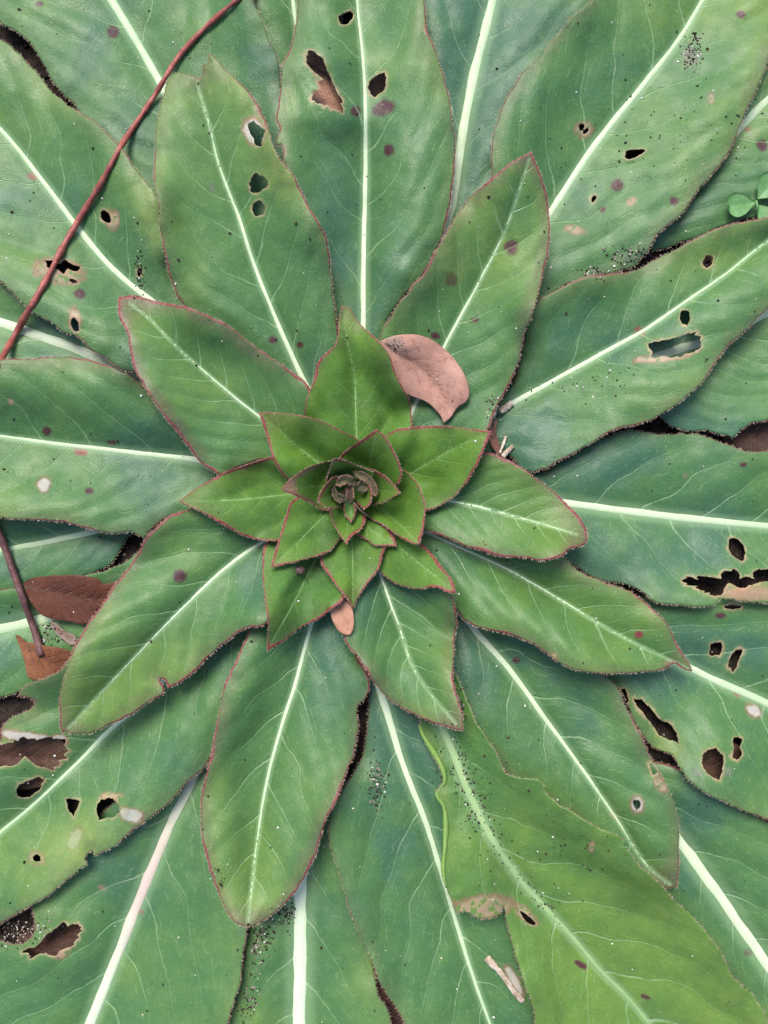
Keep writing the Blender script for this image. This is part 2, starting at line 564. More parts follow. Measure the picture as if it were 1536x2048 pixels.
    E = np.concatenate([x for x in extra if len(x)])
    E = E[inside(E, O)]
    E = E[seg_dist(E, O, np.roll(O, -1, 0))[0] > 1.2]
    for hp in HO:
        E = E[~inside(E, hp)]
        E = E[seg_dist(E, hp, np.roll(hp, -1, 0))[0] > 1.4]
    allp = np.concatenate([allb, E])
    vs, _, fs, _, _, _ = delaunay_2d_cdt([Vector(p) for p in allp.tolist()], edges, [], 0, 1e-4)
    V = np.array([(v.x, v.y) for v in vs]); F = np.array(fs)
    cen = V[F].mean(1)
    keep = inside(cen, O)
    for hp in HO:
        keep &= ~inside(cen, hp)
    F = F[keep]
    used = np.unique(F); rm = np.full(len(V), -1); rm[used] = np.arange(len(used)); V = V[used]; F = rm[F]
    # orientation: image y points down, so flip to face up
    a = V[F[:, 1]] - V[F[:, 0]]; b = V[F[:, 2]] - V[F[:, 0]]
    flip = (a[:, 0] * b[:, 1] - a[:, 1] * b[:, 0]) > 0
    F[flip] = F[flip][:, ::-1]
    e, d, sd, tp = coords(V)
    s, t, ph, rz = relief(V, e, d, sd, tp)
    Z = surf(V) + rz
    hd = np.full(len(V), 99.0)
    for hp in HO:
        hd = np.minimum(hd, seg_dist(V, hp, np.roll(hp, -1, 0))[0])
    # pigment, including some painted sky sheen in the blue-green
    nz = fbm(V[:, 0] / 130, V[:, 1] / 130, sid + 3, 3); nz2 = fbm(V[:, 0] / 45, V[:, 1] / 45, sid + 8, 3)
    if base is None:
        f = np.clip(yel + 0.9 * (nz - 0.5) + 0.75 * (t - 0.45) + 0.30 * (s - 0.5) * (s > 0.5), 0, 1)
        col = BLUE_SHEEN[None] + (GREEN - BLUE_SHEEN)[None] * sstep(0.0, 0.4, f)[:, None]  # waxy blue-green towards the base, partly sky reflection painted into the colour
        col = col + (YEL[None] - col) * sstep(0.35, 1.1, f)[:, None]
        col = col + (YOUNG[None] * (0.62 + 0.76 * nz2[:, None]) * (1 + np.array((0.5, 0.12, 0.1)) * (sstep(0.55, 1.0, t) * nz)[:, None]) - col) * young
        big_e = e.max()
        wb = min(34, 0.32 * big_e)
        wf = wash * sstep(wb, 1, e + wb * 0.8 * (nz2 - 0.5)) * sstep(0.15, 0.6, t)
        wf = wf + 0.7 * wash * sstep(min(60, 0.8 * big_e), 5, np.hypot(V[:, 0] - M[-1, 0], V[:, 1] - M[-1, 1]) + wb * (nz2 - 0.5))
        col = col + (WASH[None] - col) * np.clip(wf, 0, 0.85)[:, None]
    else:
        c0, c1 = np.array(base[0]), np.array(base[1])
        col = c0[None] + (c1 - c0)[None] * sstep(0.3, 0.7, 0.6 * nz + 0.4 * nz2)[:, None]
    dmg = np.zeros(len(V))
    hm = sstep(5.5, 1.0, hd + 7 * (fbm(V[:, 0] / 9, V[:, 1] / 9, sid + 6, 2) - 0.45))
    col = col + (TAN[None] * (0.8 + 0.6 * nz2[:, None]) - col) * (0.9 * hm)[:, None]
    yh = sstep(20, 4, hd) * 0.2
    col = col + (YEL[None] - col) * yh[:, None] if base is None else col
    for (sx, sy, rx, ry, sa, kd) in spots:
        ca, sn = math.cos(math.radians(sa)), math.sin(math.radians(sa))
        u = (V[:, 0] - sx) * ca + (V[:, 1] - sy) * sn; v = -(V[:, 0] - sx) * sn + (V[:, 1] - sy) * ca
        rr = np.hypot(u / rx, v / ry) + 0.5 * (fbm(V[:, 0] / 9, V[:, 1] / 9, sid, 2) - 0.5)
        soft = {'y': 0.9, 'w': 0.14, 't': 0.18, 'p': 0.45, 'g': 0.4}.get(kd, 0.28)
        mk_ = sstep(1 + soft, 1 - soft, rr) * {'y': 0.7, 'p': 0.6, 'g': 0.55, 'm': 0.97, 'r': 0.97}.get(kd, 0.9)
        if kd == 't':
            mk_ = mk_ * sstep(0.30, 0.52, fbm(V[:, 0] / 7, V[:, 1] / 7, sid + 2, 2))
        if kd in 'wt':
            ring = sstep(1.5, 1.2, rr) * (1 - sstep(1.1, 0.85, rr))
            col = col + (PINK[None] * 0.7 - col) * (0.6 * ring)[:, None]
            dmg = np.maximum(dmg, mk_)
        col = col + (KIND[kd][None] * (0.75 + 0.5 * nz2[:, None]) - col) * mk_[:, None]
    rimv = rim * (0.12 + 0.5 * float(sstep(0.6, 1.0, rim)) + 1.0 * sstep(0.25, 0.72, fbm(tp / 75 + sd * 5, tp * 0 + sid, 9, 3))) * sstep(0.02, 0.3, t)
    lay = np.stack([e, d, s], 1); vn = np.stack([ph, np.full(len(V), sp), mwid(t)], 1)
    spotm = np.clip(dmg + hm, 0, 1)
    tr = np.stack([rimv, vein * (1 - spotm), spotm], 1)
    # thickness
    nV = len(V)
    topw = to_world(V, Z); bot = to_world(V, Z - thick)
    ed = {}
    for f_ in F:
        for i in range(3):
            ed[(f_[i], f_[(i + 1) % 3])] = 1
    walls = [(b_, a_, a_ + nV, b_ + nV) for (a_, b_) in ed if (b_, a_) not in ed]
    faces = [tuple(f_) for f_ in F] + [tuple(f_[::-1] + nV) for f_ in F] + walls
    if top is None:
        o_parent = parent if parent is not None else plant
        org = np.array(o_parent.location)
    else:
        o_parent = None
        org = np.append(topw.mean(0)[:2], topw[:, 2].min())
    o = mesh_obj(name, np.concatenate([topw, bot]), faces, mat or MAT_LEAF, o_parent, origin=org)
    if top is not None:
        o.location = org
        tag(o, top[0], top[1])
    me = o.data
    dup = lambda A_: np.concatenate([A_, A_])
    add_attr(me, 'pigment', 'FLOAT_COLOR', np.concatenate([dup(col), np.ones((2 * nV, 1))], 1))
    add_attr(me, 'lay', 'FLOAT_VECTOR', dup(lay)); add_attr(me, 'vein', 'FLOAT_VECTOR', dup(vn)); add_attr(me, 'trait', 'FLOAT_VECTOR', dup(tr))
    if label:
        o['label'] = label
    if not rib:
        return o
    # midrib
    R = M[inside(M, O)]
    okh = np.ones(len(R), bool)
    for hp in HO:
        okh &= ~inside(R, hp)
    R = R[okh]
    if len(R) > 4:
        e2, d2, s2, tp2 = coords(R)
        z2 = surf(R) + relief(R, e2, d2, s2, tp2)[3]
        t2 = tp2 / LEN
        ww = mwid(t2) * (0.92 + 0.16 * noise(tp2 / 30, tp2 * 0 + sid, 3)) * np.clip((1.02 - t2) / 0.08, 0.25, 1)
        tg = np.gradient(R, axis=0); nn = np.stack([-tg[:, 1], tg[:, 0]], 1) / (np.linalg.norm(tg, axis=1, keepdims=True) + 1e-9)
        K = 7; Vr = []; Zr = []; Cr = []
        rc = np.array(ribcol if ribcol is not None else (0.60, 0.69, 0.51)); rt = np.array(ribtip if ribtip is not None else (0.37, 0.52, 0.29))
        for k_ in range(K):
            a_ = math.pi * k_ / (K - 1)
            Vr.append(R + nn * (ww * 0.5 * math.cos(a_))[:, None]); Zr.append(z2 - 1.2 + ww * 0.24 * math.sin(a_) + 1.0 * (math.sin(a_) > 0.3))
            cc = rc[None] + (rt - rc)[None] * (t2 ** 1.3)[:, None]
            core = 1 - abs(math.cos(a_)) ** 3 * 0.55
            cc = cc * core + np.array((0.15, 0.27, 0.13))[None] * (1 - core)
            if pinkrib:
                pk = np.exp(-((tp2 / LEN - pinkrib[0]) / pinkrib[1]) ** 2)[:, None] * pinkrib[2]
                cc = cc + (np.array((0.55, 0.36, 0.36))[None] - cc) * pk
            Cr.append(cc)
        n = len(R)
        Vr = np.concatenate(Vr); Zr = np.concatenate(Zr); Cr = np.concatenate(Cr)
        fr = [(k_*n+i, k_*n+i+1, (k_+1)*n+i+1, (k_+1)*n+i) for k_ in range(K-1) for i in range(n-1)]
        ro = mesh_obj('midrib', to_world(Vr, Zr), fr, MAT_RIB, o, origin=org)
        add_attr(ro.data, 'pigment', 'FLOAT_COLOR', np.concatenate([Cr, np.ones((len(Cr), 1))], 1))
    # fringe of fine hairs along the margin
    if hair > 0:
        n = int(len(O) * (3.0 if step > 6 else 2.0) * hair)
        ii = RNG.integers(0, len(O), n); fr_ = RNG.random(n)
        p = O[ii] * (1 - fr_[:, None]) + O[(ii + 1) % len(O)] * fr_[:, None]
        ez, dz_, sz_, tz_ = coords(p)
        zz = surf(p) + relief(p, ez, dz_, sz_, tz_)[3] - 0.8
        dirn = -nin[ii] + 0.9 * RNG.normal(0, 0.5, (n, 2))
        dirn /= np.linalg.norm(dirn, axis=1, keepdims=True) + 1e-6
        Lh = RNG.uniform(1.5, 5.5, n) * (1 if step > 6 else 0.65)
        tn = np.stack([-dirn[:, 1], dirn[:, 0]], 1)
        hw_ = 0.55 if step > 6 else 0.42
        a_ = p - dirn * 1.5 + tn * hw_; b_ = p - dirn * 1.5 - tn * hw_; c_ = p + dirn * Lh[:, None]
        P3 = np.concatenate([to_world(a_, zz), to_world(b_, zz), to_world(c_, zz + RNG.uniform(-1, 3.5, n)), to_world(p, zz - 1.4)])
        ft = []
        for i in range(n):
            ft += [(i, n + i, 2*n + i), (n + i, 3*n + i, 2*n + i), (3*n + i, i, 2*n + i)]
        ho = mesh_obj('margin_hairs', P3, ft, MAT_HAIR, o, origin=org, smooth=False)
        ho['kind'] = 'stuff'
    return o


def tube(name, path, radii, z, mat, parent=None, sides=9, origin=None, squash=1.0):
    P = np.array(path, float)
    W = to_world(P, np.array(z, float))
    n = len(W); vs = []; fs = []
    for i in range(n):
        t = W[min(i+1, n-1)] - W[max(i-1, 0)]; t /= np.linalg.norm(t) + 1e-12
        a = np.cross(t, (0, 0, 1)); a /= np.linalg.norm(a) + 1e-12
        b = np.cross(a, t)
        for k in range(sides):
            an = 2 * math.pi * k / sides
            vs.append(W[i] + (a * math.cos(an) + b * math.sin(an) * squash) * radii[i] * U)
    for i in range(n - 1):
        for k in range(sides):
            fs.append((i*sides+k, i*sides+(k+1) % sides, (i+1)*sides+(k+1) % sides, (i+1)*sides+k))
    fs.append(tuple(range(sides))[::-1]); fs.append(tuple((n-1)*sides + k for k in range(sides)))
    return mesh_obj(name, vs, fs, mat, parent, origin=origin)


def lay_z(path, r, sm=5):
    z = np.array([max(topz(x + dx, y + dy) for dx in (-6, 0, 6) for dy in (-6, 0, 6)) for x, y in path]) + r
    for it in range(sm):
        zs = z.copy()
        zs[1:-1] = (z[:-2] + z[1:-1] * 2 + z[2:]) / 4
        z = np.maximum(zs, z - 2)
    return z


# ------------------------------------------------------------------ the outer leaves, lowest first
# short stem that carries the rosette
stem_path = [(703, 985)] * 4
tube('crown_stem', [(703, 985), (703.5, 985), (703, 985.5), (703, 985)], [46, 40, 34, 22], [-20, 10, 25, 34], MAT_TWIG, plant, 14, origin=np.array(plant.location))

# dead leaves on the soil, showing through gaps and holes
for o_, m_, lab in [
    ([(1440,850),(1490,835),(1570,838),(1620,870),(1580,905),(1500,905),(1450,885)], [(1450,868),(1610,872)], 'dark brown dead leaf on the soil at the right-hand gap between leaves'),
    ([(1370,1500),(1420,1470),(1480,1490),(1490,1550),(1440,1590),(1385,1560)], [(1380,1520),(1480,1550)], 'rust-brown dead leaf seen through the round hole of the chewed right leaf'),
    ([(-60,1480),(20,1455),(110,1470),(150,1510),(120,1560),(30,1580),(-50,1550)], [(-50,1510),(140,1520)], 'crumpled brown dead leaf under the large hole of the torn left leaf'),
    ([(30,1880),(90,1840),(170,1835),(185,1880),(130,1930),(50,1935)], [(40,1910),(180,1850)], 'brown dead leaf seen through the hole of the lower left leaf'),
    ([(735,1950),(775,1955),(800,2000),(830,2060),(800,2120),(750,2060)], [(745,1960),(800,2090)], 'purplish-brown dead leaf between the two lowest leaves')]:
    leaf(o_, m_, (4,2), base=((0.040,0.022,0.016),(0.095,0.055,0.038)), mat=MAT_DEAD, name='dead_leaf', top=(lab, 'dead leaf'), hair=0, rim=0.3, camber=10, gap=6, wave=8, ribcol=(0.05,0.03,0.02), ribtip=(0.05,0.03,0.02))
# far right, below the two big upper right leaves
leaf([(1250,480),(1300,400),(1400,250),(1536,100),(1700,60),(1770,220),(1680,400),(1536,428),(1450,450),(1380,478),(1300,500)],
     [(1270,470),(1400,340),(1490,245),(1536,200),(1690,90)], (31,20), yel=0.3, spots=[(1525,290,11,13,0,'m'),(1495,258,7,6,0,'r')], wash=0.1)
leaf([(1180,810),(1250,700),(1400,600),(1536,540),(1680,530),(1750,640),(1650,780),(1536,838),(1500,846),(1482,860),(1466,876),(1440,868),(1410,858),(1380,860),(1340,850),(1310,828),(1240,830)],
     [(1190,770),(1290,722),(1345,703),(1410,683),(1480,656),(1540,624),(1710,570)], (31,22), yel=0.15, wash=0.0, rim=0.4)
leaf([(460,-120),(560,-230),(660,-120),(690,200),(680,500),(690,720),(650,700),(600,400),(530,160)],
     [(680,700),(650,400),(600,100),(560,-190)], (19,10), yel=0.1)
leaf([(690,820),(740,640),(790,320),(820,60),(850,-60),(900,-240),(1010,-350),(1130,-260),(1195,-80),(1185,0),(1130,90),(1060,240),(1000,390),(920,560),(800,780),(720,880)],
     [(720,850),(800,690),(862,550),(905,395),(925,270),(950,140),(985,0),(1015,-170),(1020,-300)], (34,22), yel=0.05, wash=0.05, rim=0.3)
leaf([(-230,540),(-150,470),(0,540),(100,590),(250,670),(400,780),(520,880),(600,950),(540,960),(400,880),(300,850),(100,800),(-60,760),(-200,680)],
     [(560,930),(400,820),(280,752),(187,712),(80,672),(0,645),(-190,590)], (32,28), yel=0.05, wash=0, rim=0.3, ribcol=(0.52,0.60,0.44), ribtip=(0.56,0.64,0.48))
leaf([(-60,-40),(0,45),(40,66),(70,95),(95,145),(113,172),(150,212),(200,290),(280,420),(380,560),(500,720),(610,850),(650,830),(630,600),(600,400),(566,200),(556,125),(540,85),(525,40),(505,0),(470,-90),(380,-200),(250,-270),(120,-220),(20,-110)],
     [(625,830),(500,560),(400,330),(332,188),(300,130),(265,70),(222,0),(150,-110),(105,-200)], (26,18), yel=0.08, wash=0.12, rim=0.4,
     spots=[(226,64,13,13,0,'m'),(79,8,7,5,0,'m')])
# right, its margin chewed into rows of holes
leaf([(1090,1400),(1200,1500),(1340,1530),(1400,1560),(1500,1620),(1600,1690),(1720,1900),(1720,2120),(1620,2170),(1536,2060),(1450,1940),(1350,1820),(1250,1700),(1130,1520)],
     [(1130,1430),(1250,1540),(1365,1690),(1430,1778),(1480,1850),(1536,1930),(1670,2120)], (31,32), yel=0.25, wash=0.1,
     spots=[(1497,1905,9,7,0,'m')], ribcol=(0.56,0.66,0.46), ribtip=(0.58,0.68,0.49))
leaf([(880,1080),(1000,1130),(1150,1180),(1300,1190),(1420,1195),(1536,1190),(1650,1240),(1760,1400),(1780,1560),(1660,1670),(1536,1638),(1490,1622),(1440,1600),(1400,1578),(1368,1550),(1345,1510),(1305,1490),(1270,1440),(1240,1380),(1150,1310),(1000,1200),(870,1110)],
     [(880,1095),(1050,1165),(1250,1272),(1380,1335),(1440,1365),(1536,1408),(1730,1510)], (26,16), yel=0.15, wash=0.15, rim=0.5,
     holes=[blob(1430,1299,13,13), blob(1470,1318,9,24,22), [(1412,1503),(1425,1496),(1440,1503),(1446,1525),(1445,1548),(1435,1560),(1420,1550),(1406,1532),(1404,1515)],
            [(1466,1478),(1476,1472),(1484,1480),(1480,1495),(1483,1508),(1474,1522),(1465,1516),(1468,1497)],
            [(1242,1380),(1250,1376),(1258,1402),(1246,1405)],
            [(1266,1400),(1278,1396),(1296,1412),(1322,1440),(1340,1448),(1352,1468),(1357,1487),(1340,1480),(1318,1470),(1305,1450),(1285,1425)],
            blob(1465,1214,17,4,4), [(1310,1500),(1325,1512),(1345,1535),(1335,1540),(1315,1522)]],
     spots=[(1508,1422,14,11,30,'w'),(1475,1385,10,8,30,'r'),(1440,1231,12,6,0,'m'),(1335,1495,26,40,-35,'y'),(1455,1545,9,10,0,'g'),(1395,1545,9,8,0,'g')])
leaf([(800,960),(930,950),(1000,935),(1050,950),(1090,945),(1130,918),(1180,890),(1220,872),(1260,860),(1320,868),(1390,867),(1450,888),(1500,903),(1560,905),(1690,950),(1780,1060),(1690,1160),(1560,1203),(1500,1203),(1440,1198),(1430,1208),(1400,1213),(1340,1208),(1310,1202),(1290,1186),(1250,1168),(1190,1155),(1130,1120),(1050,1080),(960,1050),(830,1010)],
     [(810,985),(900,975),(1000,985),(1110,1003),(1180,1012),(1300,1028),(1420,1041),(1536,1052),(1750,1070)], (29,15), yel=0.15, wash=0.08, rim=0.35,
     holes=[[(1458,1080),(1468,1076),(1482,1085),(1490,1105),(1486,1123),(1472,1116),(1458,1100)],
            [(1372,1152),(1385,1155),(1397,1161),(1400,1152),(1420,1154),(1443,1158),(1446,1143),(1462,1141),(1467,1137),(1478,1145),(1481,1158),(1492,1153),(1506,1158),(1508,1143),(1536,1138),(1570,1142),(1570,1160),(1520,1165),(1497,1172),(1482,1176),(1458,1166),(1450,1175),(1442,1190),(1418,1186),(1390,1175),(1373,1164)]],
     spots=[(1500,1186,58,16,0,'p'),(1487,929,8,5,0,'m'),(1372,952,4,4,0,'t')], angle=0.7)
leaf([(1180,0),(1140,36),(1105,80),(1075,118),(1042,148),(1025,175),(1006,205),(994,240),(984,280),(982,350),(985,430),(960,560),(900,680),(800,830),(780,880),(860,850),(980,720),(1060,630),(1110,583),(1180,556),(1245,540),(1270,532),(1283,512),(1297,498),(1312,468),(1332,453),(1362,428),(1395,385),(1430,340),(1468,285),(1490,225),(1515,175),(1536,125),(1575,20),(1580,-100),(1540,-240),(1400,-200),(1260,-100)],
     [(800,860),(900,735),(1000,580),(1100,425),(1190,290),(1290,165),(1360,75),(1405,0),(1510,-190)], (29,8), yel=0.3, wash=0.35, rim=0.5,
     holes=[blob(1163,255,5,6), blob(1172,262,8,4,-40), [(1250,303),(1262,300),(1285,299),(1292,300),(1280,309),(1262,318),(1250,315)], blob(1187,399,4,7,30)],
     spots=[(1234,370,13,12,0,'m'),(1348,402,9,9,0,'m'),(1206,419,7,6,0,'m'),(1481,29,10,8,0,'m'),(1168,260,15,13,0,'t'),(1422,198,5,9,0,'t'),(1262,403,8,6,-40,'t'),(1380,110,14,18,10,'g'),(1150,460,16,7,10,'t')], pinkrib=None)
leaf([(-220,160),(-120,60),(0,80),(30,102),(70,140),(105,185),(140,215),(190,247),(235,290),(265,330),(295,368),(314,395),(322,440),(330,500),(350,575),(420,680),(560,840),(600,900),(540,890),(400,800),(280,745),(240,735),(210,712),(182,700),(158,672),(130,665),(95,641),(65,625),(40,600),(0,560),(-120,480),(-220,330)],
     [(580,880),(450,750),(380,672),(310,607),(250,560),(200,510),(150,448),(80,355),(0,258),(-170,110)], (26,9), yel=0.3, wash=0.18, rim=0.55,
     holes=[[(92,522),(103,520),(118,528),(130,521),(142,528),(160,534),(150,542),(135,537),(128,548),(112,538),(98,536)], [(202,425),(208,419),(216,426),(222,440),(218,445),(205,440)],
            [(143,640),(148,633),(156,645),(158,660),(150,662),(143,652)], blob(147,562,8,4,20), blob(280,545,4,9,10)],
     spots=[(68,352,12,9,20,'r'),(160,588,12,9,0,'m'),(118,541,42,20,12,'t'),(150,640,10,20,-10,'t'),(225,440,12,16,0,'t'),(300,430,26,70,-15,'y')])
leaf([(-160,1100),(-100,1010),(0,1000),(120,1000),(250,1030),(350,1010),(480,985),(480,1010),(380,1040),(262,1070),(238,1102),(222,1128),(162,1150),(60,1172),(0,1178),(-90,1170)],
     [(470,1000),(330,1030),(200,1060),(60,1090),(-130,1120)], (22,15), yel=0.08, wash=0, rim=0.3, spots=[(112,1082,4,4,0,'t')])
leaf([(-240,1290),(-140,1200),(0,1180),(80,1170),(160,1153),(200,1145),(235,1130),(262,1114),(320,1080),(460,1020),(540,1010),(520,1060),(400,1130),(300,1240),(180,1315),(60,1375),(0,1396),(-120,1390)],
     [(530,1030),(420,1080),(250,1165),(90,1235),(0,1258),(-200,1310)], (31,32), yel=0.2, wash=0, rim=0.3)
# dead sprig caught between the left-hand leaves
sp_loc = to_world(np.array([[40.0, 1180.0]]), np.array([40.0]))[0]
sprig = empty('dead_sprig', sp_loc)
tag(sprig, 'dead sprig with dark purplish twig and two curled brown leaflets', 'twig')
spth = spline([(-60,960),(-20,1030),(0,1068),(18,1120),(38,1175),(58,1230),(78,1290),(84,1312)], False, 6)
spz = lay_z(spth, 8)
leaf([(44,1167),(60,1157),(90,1151),(140,1150),(195,1158),(206,1169),(236,1163),(225,1190),(200,1212),(176,1247),(140,1244),(110,1240),(80,1228),(58,1200)],
     [(44,1172),(110,1185),(190,1200),(215,1195)], (4,2), base=((0.075,0.026,0.017),(0.125,0.045,0.026)), mat=MAT_DEAD, name='leaflet', parent=sprig, hair=0, rim=0.3, jag=0.6, camber=5, gap=9,
     spacing=22, ribcol=(0.05,0.02,0.02), ribtip=(0.06,0.03,0.02))
tw = tube('twig', spth, [6.5 + 0.9 * noise(np.array([i * 0.4]), np.array([3.0]), 2)[0] for i in range(len(spth))], np.maximum(spz, 30) + 4, MAT_TWIG, sprig, origin=np.array(sp_loc))
leaf([(30,1270),(42,1272),(50,1282),(82,1290),(142,1304),(150,1320),(128,1340),(100,1356),(75,1362),(55,1357),(46,1312)],
     [(55,1290),(90,1318),(125,1335)], (4,2), base=((0.13,0.045,0.020),(0.20,0.080,0.035)), mat=MAT_DEAD, name='leaflet', parent=sprig, hair=0, rim=0.4, jag=0.6, camber=8, gap=9,
     spacing=24, ribcol=(0.06,0.03,0.02), ribtip=(0.06,0.03,0.02), label='orange-brown curled leaflet')
# scrap of bark under the sprig
leaf([(100,1243),(112,1246),(130,1262),(150,1272),(155,1285),(142,1290),(122,1275),(108,1262)], [(104,1248),(145,1282)], (2,1), base=((0.20,0.15,0.12),(0.30,0.22,0.18)),
     mat=MAT_DEAD, name='bark_scrap', top=('small grey-brown bark scrap below the dead sprig', 'bark'), hair=0, rim=0.5, jag=0.4, camber=4, gap=5, step=5, rib=False)
# ------------------------------------------------------------------ lower leaves
leaf([(640,1200),(590,1400),(560,1600),(540,1780),(502,1850),(490,1920),(475,1980),(457,2048),(455,2150),(530,2310),(600,2390),(690,2310),(775,2150),(780,2048),(770,2015),(755,1990),(753,1965),(740,1900),(715,1800),(690,1650),(690,1400),(690,1200)],
     [(665,1220),(640,1400),(612,1650),(602,1770),(600,1900),(598,2048),(598,2330)], (34,40), yel=0.25, wash=0.1, rim=0.4, ribcol=(0.54,0.64,0.46), ribtip=(0.62,0.71,0.54))
leaf([(560,1180),(480,1330),(380,1430),(310,1530),(220,1610),(140,1700),(80,1770),(62,1810),(70,1850),(60,1880),(30,1890),(-10,1884),(-80,1930),(-130,2060),(-60,2220),(90,2340),(250,2320),(400,2180),(450,2060),(465,2010),(482,1945),(488,1895),(493,1853),(462,1750),(452,1600),(470,1480),(560,1330),(620,1200)],
     [(600,1180),(480,1370),(420,1480),(385,1560),(340,1650),(290,1770),(250,1870),(210,1970),(175,2060),(100,2260)], (29,24), yel=0.2, wash=0.1, rim=0.5,
     holes=[[(47,1905),(58,1896),(72,1894),(90,1875),(105,1862),(125,1845),(135,1852),(148,1848),(160,1848),(158,1870),(142,1893),(125,1898),(108,1912),(85,1905),(62,1914)]],
     spots=[(282,1823,5,6,0,'r'),(203,1775,7,5,0,'p'),(128,1905,16,7,-40,'t')], pinkrib=(0.55,0.13,0.7), ribtip=(0.58,0.68,0.49))
leaf([(-180,1870),(-180,1700),(-90,1560),(0,1482),(5,1455),(20,1437),(40,1425),(65,1414),(70,1400),(52,1393),(35,1394),(42,1383),(62,1368),(95,1354),(118,1338),(133,1320),(200,1250),(320,1180),(480,1090),(600,1030),(640,1050),(570,1180),(490,1380),(410,1530),(375,1562),(345,1598),(310,1625),(285,1645),(262,1660),(242,1678),(232,1690),(200,1706),(188,1712),(186,1702),(178,1704),(170,1716),(174,1728),(130,1762),(70,1806),(0,1848),(-90,1900)],
     [(600,1050),(400,1280),(300,1390),(220,1460),(150,1530),(60,1615),(0,1665),(-150,1800)], (21,7), yel=0.3, wash=0.25, rim=0.6,
     holes=[[(-30,1498),(0,1490),(30,1482),(45,1475),(75,1478),(110,1475),(125,1480),(134,1508),(118,1530),(104,1538),(88,1535),(68,1527),(50,1512),(30,1530),(0,1534),(-30,1536)],
            [(35,1575),(45,1566),(62,1560),(78,1554),(88,1558),(82,1575),(66,1590),(50,1596),(37,1590)], [(131,1598),(145,1597),(160,1602),(155,1615),(147,1632),(138,1622),(134,1608)],
            [(197,1606),(205,1598),(222,1596),(234,1605),(240,1618),(232,1632),(215,1636),(197,1640),(194,1625)], blob(74,1717,8,7)],
     spots=[(60,1475,60,9,8,'w'),(118,1478,14,8,0,'w'),(262,1630,22,12,15,'w'),(150,1677,10,21,25,'w'),(222,1592,18,6,0,'t'),(74,1717,14,12,0,'t'),(150,1690,50,90,50,'y')])
leaf([(745,1180),(738,1330),(736,1450),(720,1520),(680,1590),(660,1640),(660,1690),(682,1750),(698,1820),(715,1860),(740,1910),(762,1965),(790,2012),(808,2048),(850,2160),(960,2300),(1060,2260),(1085,2048),(1068,1980),(1052,1920),(1030,1850),(1010,1800),(1000,1700),(960,1600),(900,1500),(850,1420),(800,1330),(780,1190)],
     [(755,1200),(750,1330),(776,1432),(810,1540),(850,1640),(890,1770),(912,1845),(945,1950),(980,2048),(1050,2240)], (27,6), yel=0.15, wash=0.2, rim=0.45,
     spots=[(1030,1965,8,30,-30,'w')])
leaf([(-190,860),(-100,775),(0,722),(60,717),(130,714),(180,719),(230,737),(275,762),(330,810),(400,860),(500,910),(620,955),(620,985),(500,1010),(420,1020),(350,1030),(310,1050),(288,1074),(262,1063),(220,1068),(170,1057),(110,1042),(60,1038),(0,1036),(-100,990)],
     [(620,970),(500,940),(390,918),(300,908),(200,897),(100,886),(0,872),(-160,850)], lift=45, w=(24,6), yel=0.3, wash=0.35, rim=0.7,
     spots=[(94,862,9,9,0,'m'),(162,903,14,8,0,'r'),(224,886,10,5,0,'m'),(178,982,9,6,0,'m'),(88,970,11,12,0,'w'),(22,804,5,5,0,'t')], angle=0.85)
leaf([(860,1090),(890,1150),(912,1225),(905,1300),(910,1380),(925,1430),(945,1470),(985,1510),(1010,1545),(1060,1580),(1130,1640),(1220,1710),(1290,1752),(1330,1772),(1353,1775),(1357,1740),(1359,1700),(1358,1655),(1348,1602),(1332,1570),(1305,1520),(1290,1488),(1270,1450),(1250,1408),(1235,1375),(1205,1345),(1150,1290),(1040,1220),(940,1150),(880,1090)],
     [(850,1110),(900,1190),(950,1260),(1020,1340),(1100,1450),(1170,1545),(1240,1648),(1292,1728),(1340,1768)], lift=18, w=(26,4), yel=0.28, wash=0.35, rim=0.6,
     holes=[blob(1275,1610,7,10,-20), [(1298,1528),(1308,1524),(1316,1545),(1306,1552)]],
     spots=[(1275,1610,12,14,-20,'w'),(1322,1570,14,9,50,'t'),(1228,1631,4,12,-40,'t'),(1032,1320,8,6,0,'m')])
# bright young-green leaf that rolls its upper margin
bright = leaf([(820,1300),(835,1400),(842,1455),(850,1480),(868,1508),(884,1538),(889,1562),(878,1576),(874,1590),(884,1606),(890,1622),(889,1660),(888,1700),(884,1730),(889,1768),(903,1806),(914,1826),(930,1822),(965,1838),(1000,1830),(1008,1812),(1016,1850),(1028,1895),(1042,1940),(1056,1985),(1066,2015),(1073,2060),(1130,2210),(1300,2330),(1500,2330),(1590,2200),(1536,2046),(1510,2000),(1470,1958),(1430,1888),(1380,1830),(1330,1780),(1280,1730),(1252,1692),(1244,1674),(1190,1653),(1150,1625),(1110,1604),(1086,1580),(1080,1562),(1050,1556),(1010,1545),(990,1500),(950,1440),(900,1330)],
     [(845,1310),(880,1440),(905,1500),(940,1590),(985,1680),(1040,1760),(1090,1815),(1150,1880),(1200,1940),(1250,1990),(1300,2050),(1440,2250)], (25,6), yel=0.75, young=0.40, wash=0.0, rim=0.25, wave=9, camber=12, ridge=34, ridge_side=1, lift=10,
     holes=[[(1040,1822),(1048,1826),(1062,1836),(1072,1848),(1064,1850),(1050,1840)]],
     spots=[(962,1815,52,20,-8,'t'),(1163,1930,15,6,30,'m'),(1052,1830,24,10,40,'t'),(1290,1993,11,4,20,'m'),(1184,1694,5,9,10,'t'),(870,1540,14,70,-18,'y')],
     curl=22, ribcol=(0.30,0.42,0.20), ribtip=(0.20,0.33,0.12), label='bright yellow-green leaf with rolled upper edge and dry brown flap')
